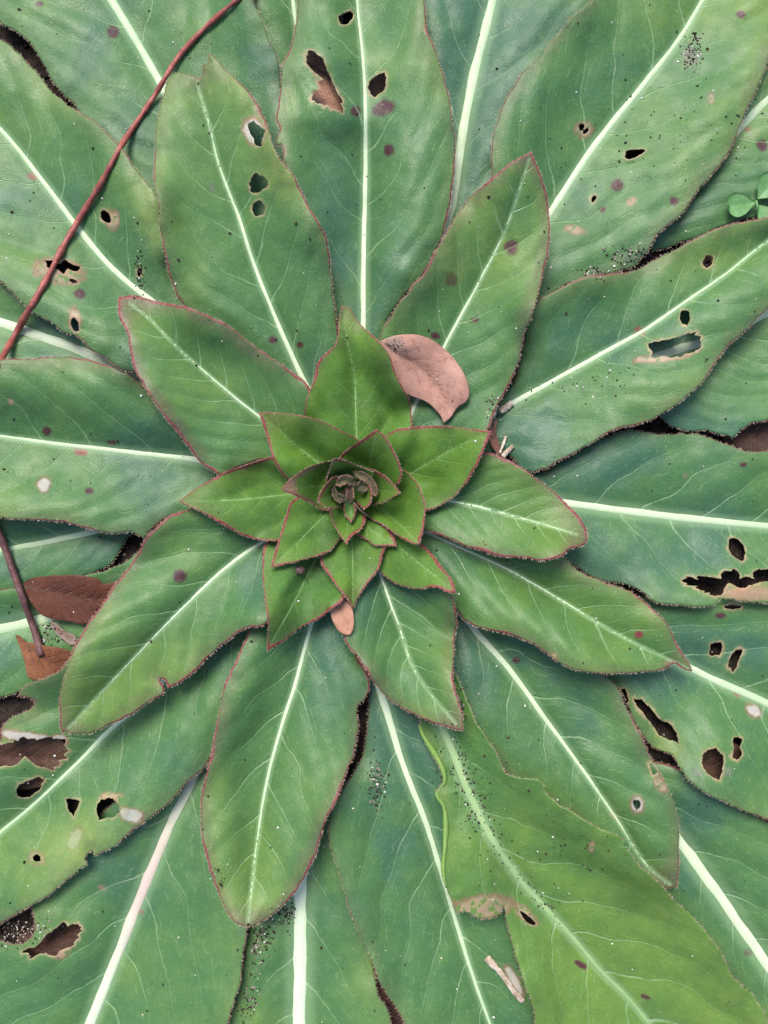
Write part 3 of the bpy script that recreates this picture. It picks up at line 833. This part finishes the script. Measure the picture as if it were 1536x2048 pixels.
for pth, rr in (([(838,1450),(848,1474),(866,1502),(880,1526),(889,1552),(888,1572)], 5.5), ([(872,1576),(874,1592),(886,1610),(891,1640),(890,1690),(886,1740),(892,1775)], 4.5)):
    pp = spline(pth, False, 5); kk = np.arange(len(pp)) / (len(pp) - 1)
    tube('rolled_edge', pp, list(rr * np.sin(math.pi * np.clip(kk * 0.94 + 0.03, 0, 1)) ** 0.6 * (0.8 + 0.5 * noise(kk * 9, kk * 0, 3))), lay_z(pp, 2.0, 4), MAT_ROLL, bright, origin=np.array(plant.location))
# dead leaf showing through the big hole of the upper leaf
leaf([(585,95),(630,82),(700,100),(760,130),(800,175),(780,215),(720,245),(650,240),(600,210),(575,150)], [(590,110),(680,165),(780,200)], (5,3), base=((0.30,0.16,0.105),(0.42,0.24,0.17)), mat=MAT_DEAD,
     name='dead_leaf', top=('brown dead leaf seen through the large hole above the rosette centre', 'dead leaf'), hair=0, rim=0.4, camber=4, gap=4, sag=8, ribcol=(0.07,0.04,0.03), ribtip=(0.07,0.04,0.03))
leaf([(600,-40),(595,0),(590,50),(583,90),(568,128),(562,180),(556,212),(552,238),(558,258),(555,272),(551,282),(553,292),(562,288),(568,302),(566,315),(585,380),(620,470),(655,560),(672,640),(690,760),(700,900),(740,900),(750,760),(770,650),(800,600),(850,540),(880,480),(896,420),(906,360),(911,285),(904,230),(889,160),(869,95),(852,55),(846,0),(830,-80),(780,-180),(715,-240),(650,-170)],
     [(718,890),(724,760),(727,640),(729,480),(731,320),(728,150),(714,0),(712,-210)], lift=12, w=(21,6), yel=0.3, wash=0.2, rim=0.7,
     holes=[[(613,113),(625,105),(638,112),(648,125),(660,155),(672,180),(685,205),(684,222),(665,215),(645,208),(625,200),(628,186),(640,178),(636,164),(650,160),(630,145),(615,128)],
            [(737,172),(745,158),(757,150),(770,147),(772,160),(768,178),(758,188),(747,193),(740,185)],
            [(678,32),(688,28),(700,22),(706,30),(698,45),(688,50),(680,44)]],
     spots=[(712,223,11,11,0,'m'),(766,216,22,15,-25,'m'),(778,300,11,11,0,'m'),(856,60,11,9,60,'p'),(640,150,9,22,-15,'t'),(560,305,10,10,0,'t')])
leaf([(348,146),(360,144),(376,150),(388,153),(396,160),(408,146),(406,132),(416,126),(417,108),(430,116),(450,140),(480,168),(503,188),(518,215),(533,250),(546,290),(562,322),(580,345),(600,380),(622,420),(640,450),(655,490),(661,540),(668,600),(676,670),(690,760),(690,880),(650,880),(600,790),(540,720),(460,670),(400,640),(365,605),(342,560),(327,500),(320,450),(318,400),(309,372),(309,320),(310,280),(318,220),(330,185),(338,160)],
     [(668,870),(640,820),(600,745),(545,620),(505,520),(480,440),(440,335),(415,235),(394,165)], lift=45, w=(19,4), yel=0.42, wash=0.25, rim=0.75,
     holes=[[(497,250),(508,244),(518,252),(530,262),(526,275),(522,292),(512,290),(506,275),(498,262)],
            [(503,358),(510,348),(520,350),(532,358),(538,370),(528,378),(515,385),(504,384),(500,372)], [(508,408),(520,402),(529,410),(529,424),(520,432),(508,430),(505,418)]],
     spots=[(507,262,18,24,-20,'w'),(528,222,14,26,-30,'p'),(545,680,8,7,0,'m'),(600,690,7,6,0,'m'),(425,375,6,8,0,'g'),(560,350,40,60,-30,'y')])
leaf([(860,890),(960,860),(985,835),(1005,795),(1032,755),(1045,690),(1060,620),(1077,603),(1110,585),(1160,558),(1220,546),(1260,543),(1300,525),(1350,500),(1400,474),(1450,452),(1536,434),(1640,400),(1630,480),(1575,560),(1536,612),(1500,655),(1460,690),(1430,730),(1400,770),(1350,810),(1300,838),(1230,860),(1180,888),(1140,913),(1110,928),(1085,938),(1050,938),(1020,912),(960,905),(870,930)],
     [(850,915),(920,868),(1010,815),(1100,765),(1200,710),(1290,660),(1370,605),(1450,550),(1536,480),(1625,410)], lift=45, w=(21,4), yel=0.32, wash=0.3, rim=0.65,
     holes=[[(1408,518),(1416,511),(1425,516),(1424,527),(1414,535),(1407,530)],[(1359,628),(1367,621),(1378,625),(1379,640),(1374,650),(1364,646)],
            [(1291,690),(1312,684),(1345,678),(1375,668),(1394,664),(1399,678),(1397,697),(1372,708),(1345,716),(1325,712),(1306,718),(1302,702)]],
     spots=[(1280,663,12,10,0,'r'),(1320,716,46,7,-5,'t'),(1385,700,16,8,-20,'t')])
# pale dry scraps caught at the joint of the right-hand leaves
leaf([(974,850),(984,838),(995,842),(992,868),(1000,890),(1008,905),(998,912),(985,895),(978,876)], [(984,845),(1000,905)], (2,1), base=((0.16,0.08,0.06),(0.30,0.19,0.15)), mat=MAT_DEAD,
     name='husk_scrap', top=('curled reddish-brown husk strip wedged between leaves beside white straw', 'husk'), hair=0, rim=0.3, step=5, rib=False, gap=4, jag=0.5)
leaf([(790,900),(810,830),(780,790),(765,740),(758,705),(763,665),(782,630),(802,600),(822,583),(826,570),(846,548),(870,500),(900,450),(940,396),(990,354),(1035,318),(1063,303),(1074,330),(1090,375),(1098,430),(1095,500),(1083,560),(1065,620),(1046,680),(1040,720),(1020,765),(992,815),(976,855),(962,885),(920,930),(840,940)],
     [(790,915),(830,810),(890,690),(960,560),(1010,460),(1058,318)], lift=55, gap=14, w=(13,3), yel=0.42, young=0.1, wash=0.45, rim=0.85,
     spots=[(1022,495,15,15,0,'m'),(902,558,12,15,0,'m'),(872,672,10,6,20,'m'),(950,640,8,5,0,'m'),(905,520,30,40,20,'y')], camber=8)
leaf([(236,593),(262,590),(300,601),(370,613),(410,628),(450,650),(500,688),(560,728),(600,757),(618,774),(640,820),(690,900),(680,950),(620,960),(560,930),(520,918),(480,932),(442,951),(428,944),(395,918),(360,870),(325,828),(296,780),(270,733),(256,675),(240,640)],
     [(670,940),(600,893),(530,842),(460,787),(365,705),(300,640),(258,606)], lift=55, gap=14, w=(12,3), yel=0.38, young=0.1, wash=0.6, rim=1.0, camber=9)
leaf([(760,1020),(850,1050),(900,1075),(1000,1105),(1100,1100),(1130,1118),(1150,1140),(1190,1160),(1250,1180),(1282,1196),(1312,1222),(1336,1250),(1356,1290),(1372,1316),(1384,1342),(1362,1334),(1348,1326),(1330,1336),(1290,1342),(1220,1345),(1160,1340),(1120,1325),(1095,1306),(1060,1285),(1020,1270),(980,1258),(940,1246),(915,1222),(880,1180),(840,1120),(780,1070)],
     [(770,1035),(850,1065),(940,1105),(1025,1145),(1120,1200),(1220,1260),(1330,1315),(1376,1337)], lift=55, gap=14, w=(11,3), yel=0.42, young=0.25, wash=0.3, rim=0.85,
     spots=[(1278,1269,9,7,0,'r'),(1345,1330,12,6,25,'t'),(1106,1312,10,5,25,'t')])
leaf([(770,1000),(850,1000),(900,960),(950,915),(970,906),(1000,915),(1040,935),(1072,955),(1110,985),(1140,1014),(1165,1040),(1177,1070),(1170,1090),(1142,1098),(1122,1112),(1082,1120),(1040,1115),(1000,1112),(960,1100),(920,1085),(870,1066),(800,1040)],
     [(780,1015),(860,1000),(940,1010),(1040,1036),(1155,1070)], lift=55, gap=14, w=(9,3), yel=0.4, young=0.2, wash=0.35, rim=1.0, camber=7)
leaf([(690,1090),(620,1130),(560,1180),(505,1240),(486,1290),(466,1330),(450,1370),(440,1430),(425,1490),(410,1560),(402,1610),(405,1680),(420,1740),(440,1790),(465,1838),(494,1853),(530,1840),(570,1805),(600,1770),(626,1720),(646,1660),(671,1600),(692,1550),(711,1500),(719,1450),(716,1412),(731,1396),(738,1360),(715,1310),(715,1240),(735,1120)],
     [(715,1110),(645,1190),(618,1265),(590,1370),(563,1455),(535,1560),(515,1680),(494,1845)], lift=55, gap=14, w=(17,4), yel=0.4, wash=0.45, rim=0.9, camber=11)
leaf([(660,1000),(560,990),(450,1000),(345,1030),(315,1055),(290,1080),(266,1122),(240,1155),(215,1195),(190,1230),(165,1268),(145,1305),(128,1350),(120,1400),(118,1450),(124,1470),(133,1464),(140,1470),(152,1468),(180,1467),(220,1450),(265,1430),(300,1405),(329,1388),(327,1372),(319,1358),(330,1360),(337,1377),(348,1372),(380,1350),(420,1310),(460,1277),(500,1253),(528,1248),(560,1200),(600,1130),(670,1050)],
     [(655,1010),(580,1050),(500,1100),(440,1145),(350,1230),(270,1312),(190,1397),(136,1456)], lift=55, gap=14, w=(15,3), yel=0.45, young=0.08, wash=0.35, rim=0.85, spots=[(360,1152,14,14,0,'m')])
leaf([(720,1050),(690,1130),(672,1200),(672,1235),(684,1258),(692,1286),(720,1322),(745,1360),(775,1395),(810,1420),(860,1443),(900,1454),(926,1461),(922,1420),(911,1380),(905,1330),(908,1280),(912,1240),(905,1195),(870,1140),(800,1070)],
     [(735,1080),(757,1140),(776,1195),(800,1260),(825,1330),(860,1385),(912,1446)], lift=55, gap=14, w=(10,3), yel=0.35, young=0.1, wash=0.35, rim=0.95)
leaf([(763,681),(785,672),(820,668),(845,672),(870,684),(900,709),(920,735),(935,765),(938,790),(931,804),(916,814),(902,834),(888,846),(880,830),(856,806),(820,791),(800,780),(785,750),(775,720),(764,700)], [(772,690),(800,712),(835,732),(872,772),(905,825)], (4,2),
     base=((0.25,0.125,0.10),(0.42,0.24,0.19)), mat=MAT_DEAD, name='fallen_leaf', top=('pinkish-brown dry fallen leaf lying beside the upright centre leaf', 'dead leaf'), hair=0, rim=0.35, jag=0.5, step=6,
     camber=14, spots=[(790,690,24,16,30,'g')], gap=8, ribcol=(0.16,0.075,0.06), ribtip=(0.24,0.11,0.09), spacing=34, vein=0.3)
leaf([(655,1200),(690,1190),(704,1215),(708,1240),(706,1258),(700,1270),(688,1269),(676,1260),(664,1240)], [(672,1195),(695,1262)], (2,1), base=((0.40,0.20,0.13),(0.50,0.29,0.21)), mat=MAT_DEAD, name='petal_scrap',
     top=('small salmon-coloured dry scrap tucked below the lower centre leaves', 'dead leaf'), hair=0, rim=0.2, jag=0.4, step=5, rib=False, gap=5, camber=16, vein=0.1)

# ------------------------------------------------------------------ centre: leaves rise in nested cups
Y = dict(spacing=52, plunge=95, fold=0.06, mat=MAT_YOUNG, ribcol=(0.20, 0.34, 0.11), ribtip=(0.22, 0.36, 0.13), step=6.0, hair=1.0, jag=0.8)
leaf([(684,612),(700,618),(716,642),(745,671),(765,691),(779,712),(791,746),(806,776),(818,800),(823,840),(821,875),(790,920),(740,950),(690,940),(640,880),(611,835),(613,800),(625,765),(634,727),(646,711),(668,692),(676,670),(678,640)],
     [(715,945),(712,840),(708,750),(692,670),(686,618)], (7,2), yel=0.45, young=0.75, wash=0.18, rim=1.0, camber=8, vein=0.45, gap=16, lift=34, **Y)
leaf([(533,1086),(526,1120),(526,1165),(531,1210),(536,1250),(533,1304),(552,1292),(572,1280),(600,1257),(640,1236),(665,1216),(686,1200),(700,1150),(700,1060),(660,1030),(600,1050)],
     [(670,1050),(625,1130),(590,1200),(537,1295)], (6,2), yel=0.35, young=0.55, wash=0.18, rim=1.0, camber=7, vein=0.45, lift=26, gap=14, **Y)
leaf([(358,1003),(395,975),(450,945),(510,925),(550,914),(620,930),(680,970),(680,1020),(620,1060),(553,1081),(510,1078),(480,1068),(440,1046),(400,1022)],
     [(670,990),(580,990),(480,1000),(368,1003)], (6,2), yel=0.45, young=0.7, wash=0.18, rim=1.0, camber=7, vein=0.4, lift=30, gap=14, **Y)
leaf([(720,960),(740,900),(771,872),(792,860),(830,853),(870,851),(920,855),(984,862),(968,900),(950,940),(922,978),(892,1004),(862,1020),(800,1030),(740,1010)],
     [(730,985),(790,965),(850,930),(915,893),(976,866)], (6,2), yel=0.4, young=0.85, wash=0.18, rim=1.0, camber=7, vein=0.45, lift=34, gap=16, **Y)
leaf([(518,826),(535,825),(590,830),(640,842),(690,866),(718,881),(745,920),(735,970),(690,990),(640,985),(574,957),(558,938),(545,910),(533,872)],
     [(700,975),(640,930),(580,880),(524,831)], (5,2), yel=0.4, young=0.85, wash=0.18, rim=1.0, camber=6, vein=0.4, lift=34, gap=16, **Y)
leaf([(720,1030),(790,1050),(843,1088),(863,1106),(886,1136),(905,1162),(913,1187),(895,1185),(880,1177),(862,1175),(840,1178),(800,1170),(770,1152),(740,1120),(715,1060)],
     [(725,1040),(780,1080),(830,1120),(905,1180)], (5,2), yel=0.4, young=0.7, wash=0.18, rim=1.0, camber=6, vein=0.4, lift=30, gap=14, **Y)
leaf([(640,1118),(655,1146),(685,1185),(700,1205),(706,1218),(715,1196),(735,1166),(756,1140),(765,1112),(771,1092),(760,1040),(700,1010),(665,1040),(645,1085)],
     [(705,1020),(704,1080),(705,1140),(706,1208)], (4,2), yel=0.45, young=0.8, wash=0.18, rim=1.0, camber=5, vein=0.4, cone=0.36, gap=12, **Y)
leaf([(583,1003),(572,1030),(558,1075),(542,1135),(575,1128),(620,1116),(656,1104),(674,1086),(690,1060),(700,1010),(670,985),(620,985)],
     [(690,1000),(640,1040),(595,1085),(548,1130)], (4,2), yel=0.4, young=0.8, wash=0.18, rim=1.0, camber=5, vein=0.4, cone=0.5, gap=24, **Y)
Z_ = dict(spacing=40, plunge=120, fold=0.0, mat=MAT_YOUNG, ribcol=(0.13, 0.25, 0.06), ribtip=(0.13, 0.25, 0.06), step=4.0, hair=0.8, jag=0.6, vein=0.5, rim=1.0, camber=3.0, wave=2.0, thick=2.0)
leaf([(793,1093),(787,1072),(770,1052),(740,1032),(712,1020),(705,1045),(712,1068),(732,1079),(748,1091),(770,1092)], [(715,1030),(745,1062),(788,1090)], (3,1), yel=0.4, young=0.85, wash=0.18, cone=0.7, gap=12, **Z_)
leaf([(806,940),(832,962),(846,990),(851,1015),(848,1050),(843,1075),(838,1089),(826,1088),(800,1074),(765,1050),(735,1032),(716,1012),(712,990),(740,965),(775,950)], [(718,992),(765,1020),(800,1050),(836,1084)], (4,2), yel=0.4, young=0.9, wash=0.18, cone=1.15, gap=62, **Z_)
leaf([(562,979),(582,957),(612,936),(645,925),(670,924),(695,950),(697,985),(680,1005),(652,1021),(622,1007),(590,992)], [(690,978),(640,972),(600,976),(566,979)], (3,1), yel=0.55, young=0.8, wash=0.9, cone=1.35, gap=70, spots=[(578,978,16,14,0,'p')], **Z_)
leaf([(685,940),(680,915),(705,893),(730,875),(752,858),(770,872),(790,905),(802,933),(804,950),(797,967),(765,985),(720,985)], [(725,978),(740,920),(752,864)], (3,1), yel=0.5, young=0.85, wash=0.18, cone=1.35, gap=66, **Z_)
leaf([(658,1015),(664,1040),(678,1068),(693,1089),(704,1073),(722,1058),(731,1042),(725,1010),(705,992),(675,1000)], [(700,1000),(696,1040),(693,1083)], (2.5,1), yel=0.5, young=0.85, wash=0.18, cone=1.15, gap=40, **Z_)
leaf([(801,986),(785,966),(765,948),(740,937),(715,945),(708,975),(715,1000),(742,1009),(760,1007),(780,998)], [(714,982),(760,980),(797,986)], (2.5,1), yel=0.45, young=0.9, wash=0.18, cone=2.1, gap=64, **Z_)
leaf([(667,916),(690,921),(715,930),(748,943),(740,962),(710,978),(690,980),(668,970),(651,963),(658,940)], [(702,975),(685,945),(669,919)], (2.5,1), yel=0.5, young=0.85, wash=0.18, cone=2.6, gap=60, **Z_)
leaf([(634,1003),(639,986),(654,966),(670,953),(692,960),(701,978),(698,1000),(690,1009),(672,1016),(652,1014)], [(698,982),(665,992),(638,1002)], (2.5,1), yel=0.4, young=0.9, wash=0.18, cone=2.7, gap=60, **Z_)
leaf([(703,975),(704,993),(715,1007),(728,1019),(738,1012),(743,996),(742,979),(734,966),(715,966)], [(708,978),(722,995),(728,1014)], (2,1), yel=0.4, young=0.9, wash=0.18, cone=2.6, gap=60, **Z_)
leaf([(688,1004),(687,1018),(692,1034),(703,1045),(710,1030),(711,1012),(703,998)], [(702,1002),(702,1040)], (2,1), yel=0.2, young=0.7, wash=0.18, cone=1.6, gap=8, **Z_)
# folded bud at the very centre: small curled leaflets standing on end
BUD = simple('bud_leaf', (0.060, 0.056, 0.030), (0.115, 0.085, 0.055), 700, 0.6, 0.2, 0.6, 0.0002, (0.17, 0.11, 0.085))
B_ = dict(mat=MAT_DEAD, step=3.5, hair=0.5, jag=0.4, vein=0.25, rim=0.8, wave=3.0, thick=2.0, spacing=14, ribcol=(0.09, 0.075, 0.05), ribtip=(0.11, 0.09, 0.06), name='bud_leaf')
for o_, m_, b_, fo in [
    ([(706,942),(724,943),(743,956),(755,976),(753,992),(746,992),(743,978),(729,964),(711,953)], [(708,947),(735,957),(749,988)], ((0.075,0.085,0.040),(0.14,0.12,0.075)), 0.9),
    ([(664,976),(669,970),(675,983),(685,991),(692,1000),(680,1006),(668,997)], [(690,1001),(676,994),(667,976)], ((0.070,0.070,0.038),(0.12,0.10,0.065)), 0.9),
    ([(678,990),(690,977),(698,985),(693,1001),(683,1003)], [(694,998),(688,990),(683,986)], ((0.060,0.060,0.030),(0.10,0.085,0.055)), 0.9),
    ([(712,973),(720,961),(733,963),(737,976),(728,985),(716,983)], [(715,980),(724,972),(734,966)], ((0.060,0.070,0.032),(0.11,0.10,0.060)), 0.9),
    ([(671,970),(675,956),(690,949),(705,953),(712,966),(709,974),(700,969),(690,968),(681,975)], [(706,970),(690,959),(675,968)], ((0.075,0.085,0.040),(0.13,0.115,0.070)), 0.9),
    ([(694,966),(703,968),(708,984),(707,1004),(699,1007),(692,992)], [(701,1004),(700,986),(699,969)], ((0.070,0.055,0.038),(0.12,0.085,0.065)), 1.1)]:
    leaf(o_, m_, (2, 1), base=b_, camber=10, fold=fo, gap=7, sag=-24, **B_)
for pts, ht in [([(698,968),(703,982),(703,996),(709,1008),(722,1022),(742,1036)], 26)]:
    c = spline(pts, False, 2.5)
    zb = float(np.mean([topz(*q) for q in c])) - 14
    n = len(c)
    tg = np.gradient(c, axis=0); nn = np.stack([-tg[:, 1], tg[:, 0]], 1) / (np.linalg.norm(tg, axis=1, keepdims=True) + 1e-9)
    prof = [(-3.2, -22), (-3.8, 0.5 * ht), (-3.0, 0.88 * ht), (-0.6, ht), (1.4, 0.93 * ht), (2.4, 0.6 * ht), (2.2, -22)]
    endk = np.clip(np.minimum(np.arange(n), n - 1 - np.arange(n)) / 3.0, 0.35, 1)
    V = np.concatenate([c + nn * (o_ * endk)[:, None] for o_, h_ in prof])
    Zz = np.concatenate([zb + h_ * (0.75 + 0.25 * endk) * np.ones(n) for o_, h_ in prof])
    K = len(prof)
    f = [(k*n+i, (k+1)*n+i, (k+1)*n+i+1, k*n+i+1) for k in range(K-1) for i in range(n-1)]
    mesh_obj('bud_leaf', to_world(V, Zz), f, BUD, plant, origin=np.array(plant.location))

# ------------------------------------------------------------------ things lying on the rosette
path = spline([(540,-52),(474,0),(440,29),(400,66),(362,108),(335,148),(310,190),(278,238),(240,296),(200,370),(160,436),(130,487),(100,545),(70,600),(40,652),(10,706),(-30,775)], False, 7)
n = len(path)
rad = [4.4 + 2.0 * (i / n) + 2.2 * (noise(np.array([i * 0.33]), np.array([1.0]), 8)[0] - 0.5) + (1.3 if i % 23 == 7 else 0) for i in range(n)]
st = tube('fallen_stalk', path, rad, lay_z(path, 5.0, 14), MAT_STALK)
tag(st, 'long thin reddish-brown fallen stalk lying across the upper left leaves', 'stalk')

# clover peeping in at the right edge
cz = topz(1510, 400) + 16
cl = empty('clover_sprig', to_world(np.array([[1512.0, 402.0]]), np.array([cz - 16]))[0])
tag(cl, 'tiny bright green clover with rounded leaflets beside the right-hand leaves', 'clover')
for (bx, by, ang, L) in [(1512,404,172,56),(1515,398,-48,60),(1518,408,55,48)]:
    a = math.radians(ang); ca, sa = math.cos(a), math.sin(a)
    prof = [(0,0),(.18,.16),(.42,.36),(.7,.44),(.92,.34),(1.0,.16),(.95,0),(1.0,-.16),(.92,-.34),(.7,-.44),(.42,-.36),(.18,-.16)]
    o2 = spline([(u*L, v*L) for u, v in prof], True, 3, 80)
    rings = []
    for k in (1.0, 0.8, 0.55, 0.3):
        cen = np.array([0.52*L, 0])
        rings.append(cen + (o2 - cen) * k)
    P = np.concatenate(rings + [np.array([[0.52*L, 0]])])
    zz = cz + 7 * np.abs(P[:, 1]) / L * 2 + 5 * P[:, 0] / L
    W = np.stack([bx + P[:, 0]*ca - P[:, 1]*sa, by + P[:, 0]*sa + P[:, 1]*ca], 1)
    m_ = len(o2); fs = []
    for r in range(3):
        fs += [(r*m_+i, (r+1)*m_+i, (r+1)*m_+(i+1) % m_, r*m_+(i+1) % m_) for i in range(m_)]
    fs += [(3*m_+i, 4*m_, 3*m_+(i+1) % m_) for i in range(m_)]
    nv = len(W); T = to_world(W, zz); B = to_world(W, zz - 2)
    fs2 = fs + [tuple(x + nv for x in f[::-1]) for f in fs] + [((i+1) % m_, i, i+nv, (i+1) % m_+nv) for i in range(m_)]
    mesh_obj('leaflet', np.concatenate([T, B]), [f[::-1] for f in fs2], MAT_CLOVER, cl, origin=np.array(cl.location))
tube('stalk', [(1512,401),(1516,420),(1524,445),(1530,470)], [2.5,2.5,2.5,2.5], [cz, cz-6, cz-14, cz-20], MAT_CLOVER, cl, origin=np.array(cl.location))

# white straw fragments by the joint of the right-hand leaves
for pts, r, lab in [([(1000,822),(1012,815),(1024,806)], 8, 'short white straw piece at the right leaf joint, beside the reddish husk'),
                    ([(1000,905),(1006,890),(1012,872)], 3.0, 'thin pale straw splinter standing below the white straw piece'),
                    ([(1006,912),(1016,902),(1026,892)], 5, 'stubby pale straw splinter at the notch under the reddish husk')]:
    p = spline(pts, False, 4); z = lay_z(p, r * 0.7, 3)
    s_ = tube('straw_fragment', p, [r * (0.75 + 0.5 * random.random()) for _ in p], z, MAT_STRAW, None, 7, squash=0.6)
    tag(s_, lab, 'straw')
# grey twist of dry stem on the lower leaf, and a brown sliver between the two lowest leaves
p = spline([(973,1915),(985,1928),(997,1940),(1012,1960),(1030,1985),(1046,2003)], False, 4)
s_ = tube('dry_stem_fragment', p, [7.5 if i < 6 else 5.0 + 1.8 * random.random() for i in range(len(p))], lay_z(p, 4, 5), MAT_STRAW, None, 8, squash=0.55)
tag(s_, 'grey-white twisted dry stem fragment on the lower leaf beside the yellow-green leaf', 'dry stem')
# round seed husk below the centre
c = np.array([599.0, 1141.0]); zc_ = topz(*c)
vs = []; fs = []
for i in range(7):
    for k in range(12):
        a = math.pi * i / 6; b = 2 * math.pi * k / 12
        rr = 12 * (1 + 0.16 * (noise(np.array([i * 0.9]), np.array([k * 0.8]), 4)[0] - 0.5)) * (1 - 0.25 * (i == 0))
        q = to_world(np.array([[c[0] + rr * math.sin(a) * math.cos(b), c[1] + 0.8 * rr * math.sin(a) * math.sin(b)]]), np.array([zc_ + 6 + 8 * math.cos(a)]))[0]
        vs.append(q)
for i in range(6):
    for k in range(12):
        fs.append((i*12+k, (i+1)*12+k, (i+1)*12+(k+1) % 12, i*12+(k+1) % 12))
tag(mesh_obj('seed_husk', vs, fs, MAT_HUSK), 'small round dark seed husk on the lower centre leaf', 'seed')


# ------------------------------------------------------------------ loose grit (uncountable)
ICO_V = None
def grains(name, pos, rads, zs, mat, label, cat):
    t = (1 + 5 ** 0.5) / 2
    iv = np.array([(-1,t,0),(1,t,0),(-1,-t,0),(1,-t,0),(0,-1,t),(0,1,t),(0,-1,-t),(0,1,-t),(t,0,-1),(t,0,1),(-t,0,-1),(-t,0,1)], float); iv /= np.linalg.norm(iv[0])
    it = [(0,11,5),(0,5,1),(0,1,7),(0,7,10),(0,10,11),(1,5,9),(5,11,4),(11,10,2),(10,7,6),(7,1,8),(3,9,4),(3,4,2),(3,2,6),(3,6,8),(3,8,9),(4,9,5),(2,4,11),(6,2,10),(8,6,7),(9,8,1)]
    P = to_world(np.array(pos, float), np.array(zs, float))
    vs = []; fs = []
    for i, p in enumerate(P):
        R = np.linalg.qr(RNG.normal(size=(3, 3)))[0]
        sc = RNG.uniform(0.55, 1.3, 3)
        v = (iv * RNG.uniform(0.75, 1.15, (12, 1))) * sc @ R.T
        vs.append(p + v * rads[i] * U)
        fs += [tuple(12 * i + x for x in f) for f in it]
    o = mesh_obj(name, np.concatenate(vs), fs, mat, smooth=False)
    tag(o, label, cat, kind='stuff')


dark, drad, lite, lrad, grey, grad_ = [], [], [], [], [], []
def cluster(x, y, sx, sy, nd, nl=0, ng=0, ang=0, r=(1.0, 2.6)):
    ca, sa = math.cos(math.radians(ang)), math.sin(math.radians(ang))
    for lst, rl, k in ((dark, drad, nd), (lite, lrad, nl), (grey, grad_, ng)):
        for _ in range(k):
            u, v = random.gauss(0, sx), random.gauss(0, sy)
            lst.append((x + u*ca - v*sa, y + u*sa + v*ca)); rl.append(random.uniform(*r))


for _ in range(260):
    x, y = random.uniform(-20, 1556), random.uniform(-20, 2068)
    if math.hypot(x - 703, y - 985) < 230 and random.random() < 0.8:
        continue
    dark.append((x, y)); drad.append(random.choice([1.2, 1.5, 1.8, 2.2, 3.0]))
for _ in range(170):
    x, y = random.uniform(-20, 1556), random.uniform(-20, 2068)
    lite.append((x, y)); lrad.append(random.choice([0.9, 1.1, 1.4, 1.8, 2.4]))
cluster(752, 1570, 10, 26, 90, 14, 60)
cluster(925, 1545, 16, 50, 150, 8, 10, -22)
cluster(965, 1640, 14, 40, 70, 4, 5, -25)
cluster(575, 1830, 14, 16, 70, 5, 30)
cluster(520, 1880, 12, 22, 90, 12, 60, 25)
cluster(35, 1868, 34, 13, 130, 40, 90, -20)
cluster(500, 1990, 10, 50, 60, 10, 50, 12)
cluster(1385, 105, 11, 20, 60, 10, 40)
cluster(1270, 510, 24, 10, 70, 14, 30)
cluster(1190, 545, 16, 6, 40, 10, 24)
cluster(280, 540, 6, 26, 40, 4, 4)
cluster(1180, 765, 60, 16, 40, 8, 0, -15)
cluster(985, 820, 9, 14, 30, 6, 8)
cluster(1075, 1790, 40, 8, 45, 5, 0, 45)
cluster(1150, 1690, 90, 60, 40, 6, 0)
cluster(785, 690, 14, 8, 50, 0, 0, 20, (0.7, 1.6))
cluster(100, 1265, 14, 14, 50, 8, 20)
cluster(440, 1755, 8, 14, 14, 3, 0)
cluster(1300, 260, 100, 60, 40, 10, 0)
cluster(1480, 250, 30, 30, 14, 6, 0)
cluster(925, 1405, 5, 16, 30, 0, 6)
for lst, rl, nm, mt, lab, ct in ((dark, drad, 'soil_crumbs', MAT_CRUMB, 'dark soil crumbs sprinkled over the leaves', 'soil'),
                                 (lite, lrad, 'sand_grains', MAT_SAND, 'pale sand grains sprinkled over the leaves', 'sand'),
                                 (grey, grad_, 'fine_grit', MAT_GRIT, 'grey-brown grit in patches on and between the leaves', 'grit')):
    grains(nm, lst, rl, [topz(*p) + 0.35 * r for p, r in zip(lst, rl)], mt, lab, ct)
# grit on the soil itself
gp, gr = [], []
for _ in range(5200):
    gp.append((random.uniform(-120, 1660), random.uniform(-120, 2170))); gr.append(random.choice([2, 3, 3, 4, 5, 7, 9]))
for _ in range(260):
    gp.append((random.gauss(742, 12), random.uniform(1340, 1560))); gr.append(random.choice([2, 3, 3, 4, 5]))
gz = [float(ground_z(np.array([p[0]]), np.array([p[1]]))[0]) + 0.3 * r for p, r in zip(gp, gr)]
sel = [random.random() < 0.8 for _ in gp]
grains('soil_clods', [p for p, s in zip(gp, sel) if s], [r for r, s in zip(gr, sel) if s], [z for z, s in zip(gz, sel) if s], MAT_SOIL, 'dark crumbly soil clods on the ground under the leaves', 'soil')
grains('soil_grit', [p for p, s in zip(gp, sel) if not s], [0.7 * r for r, s in zip(gr, sel) if not s], [z for z, s in zip(gz, sel) if not s], MAT_GRIT, 'small grey-brown stones in the soil under the leaves', 'gravel')
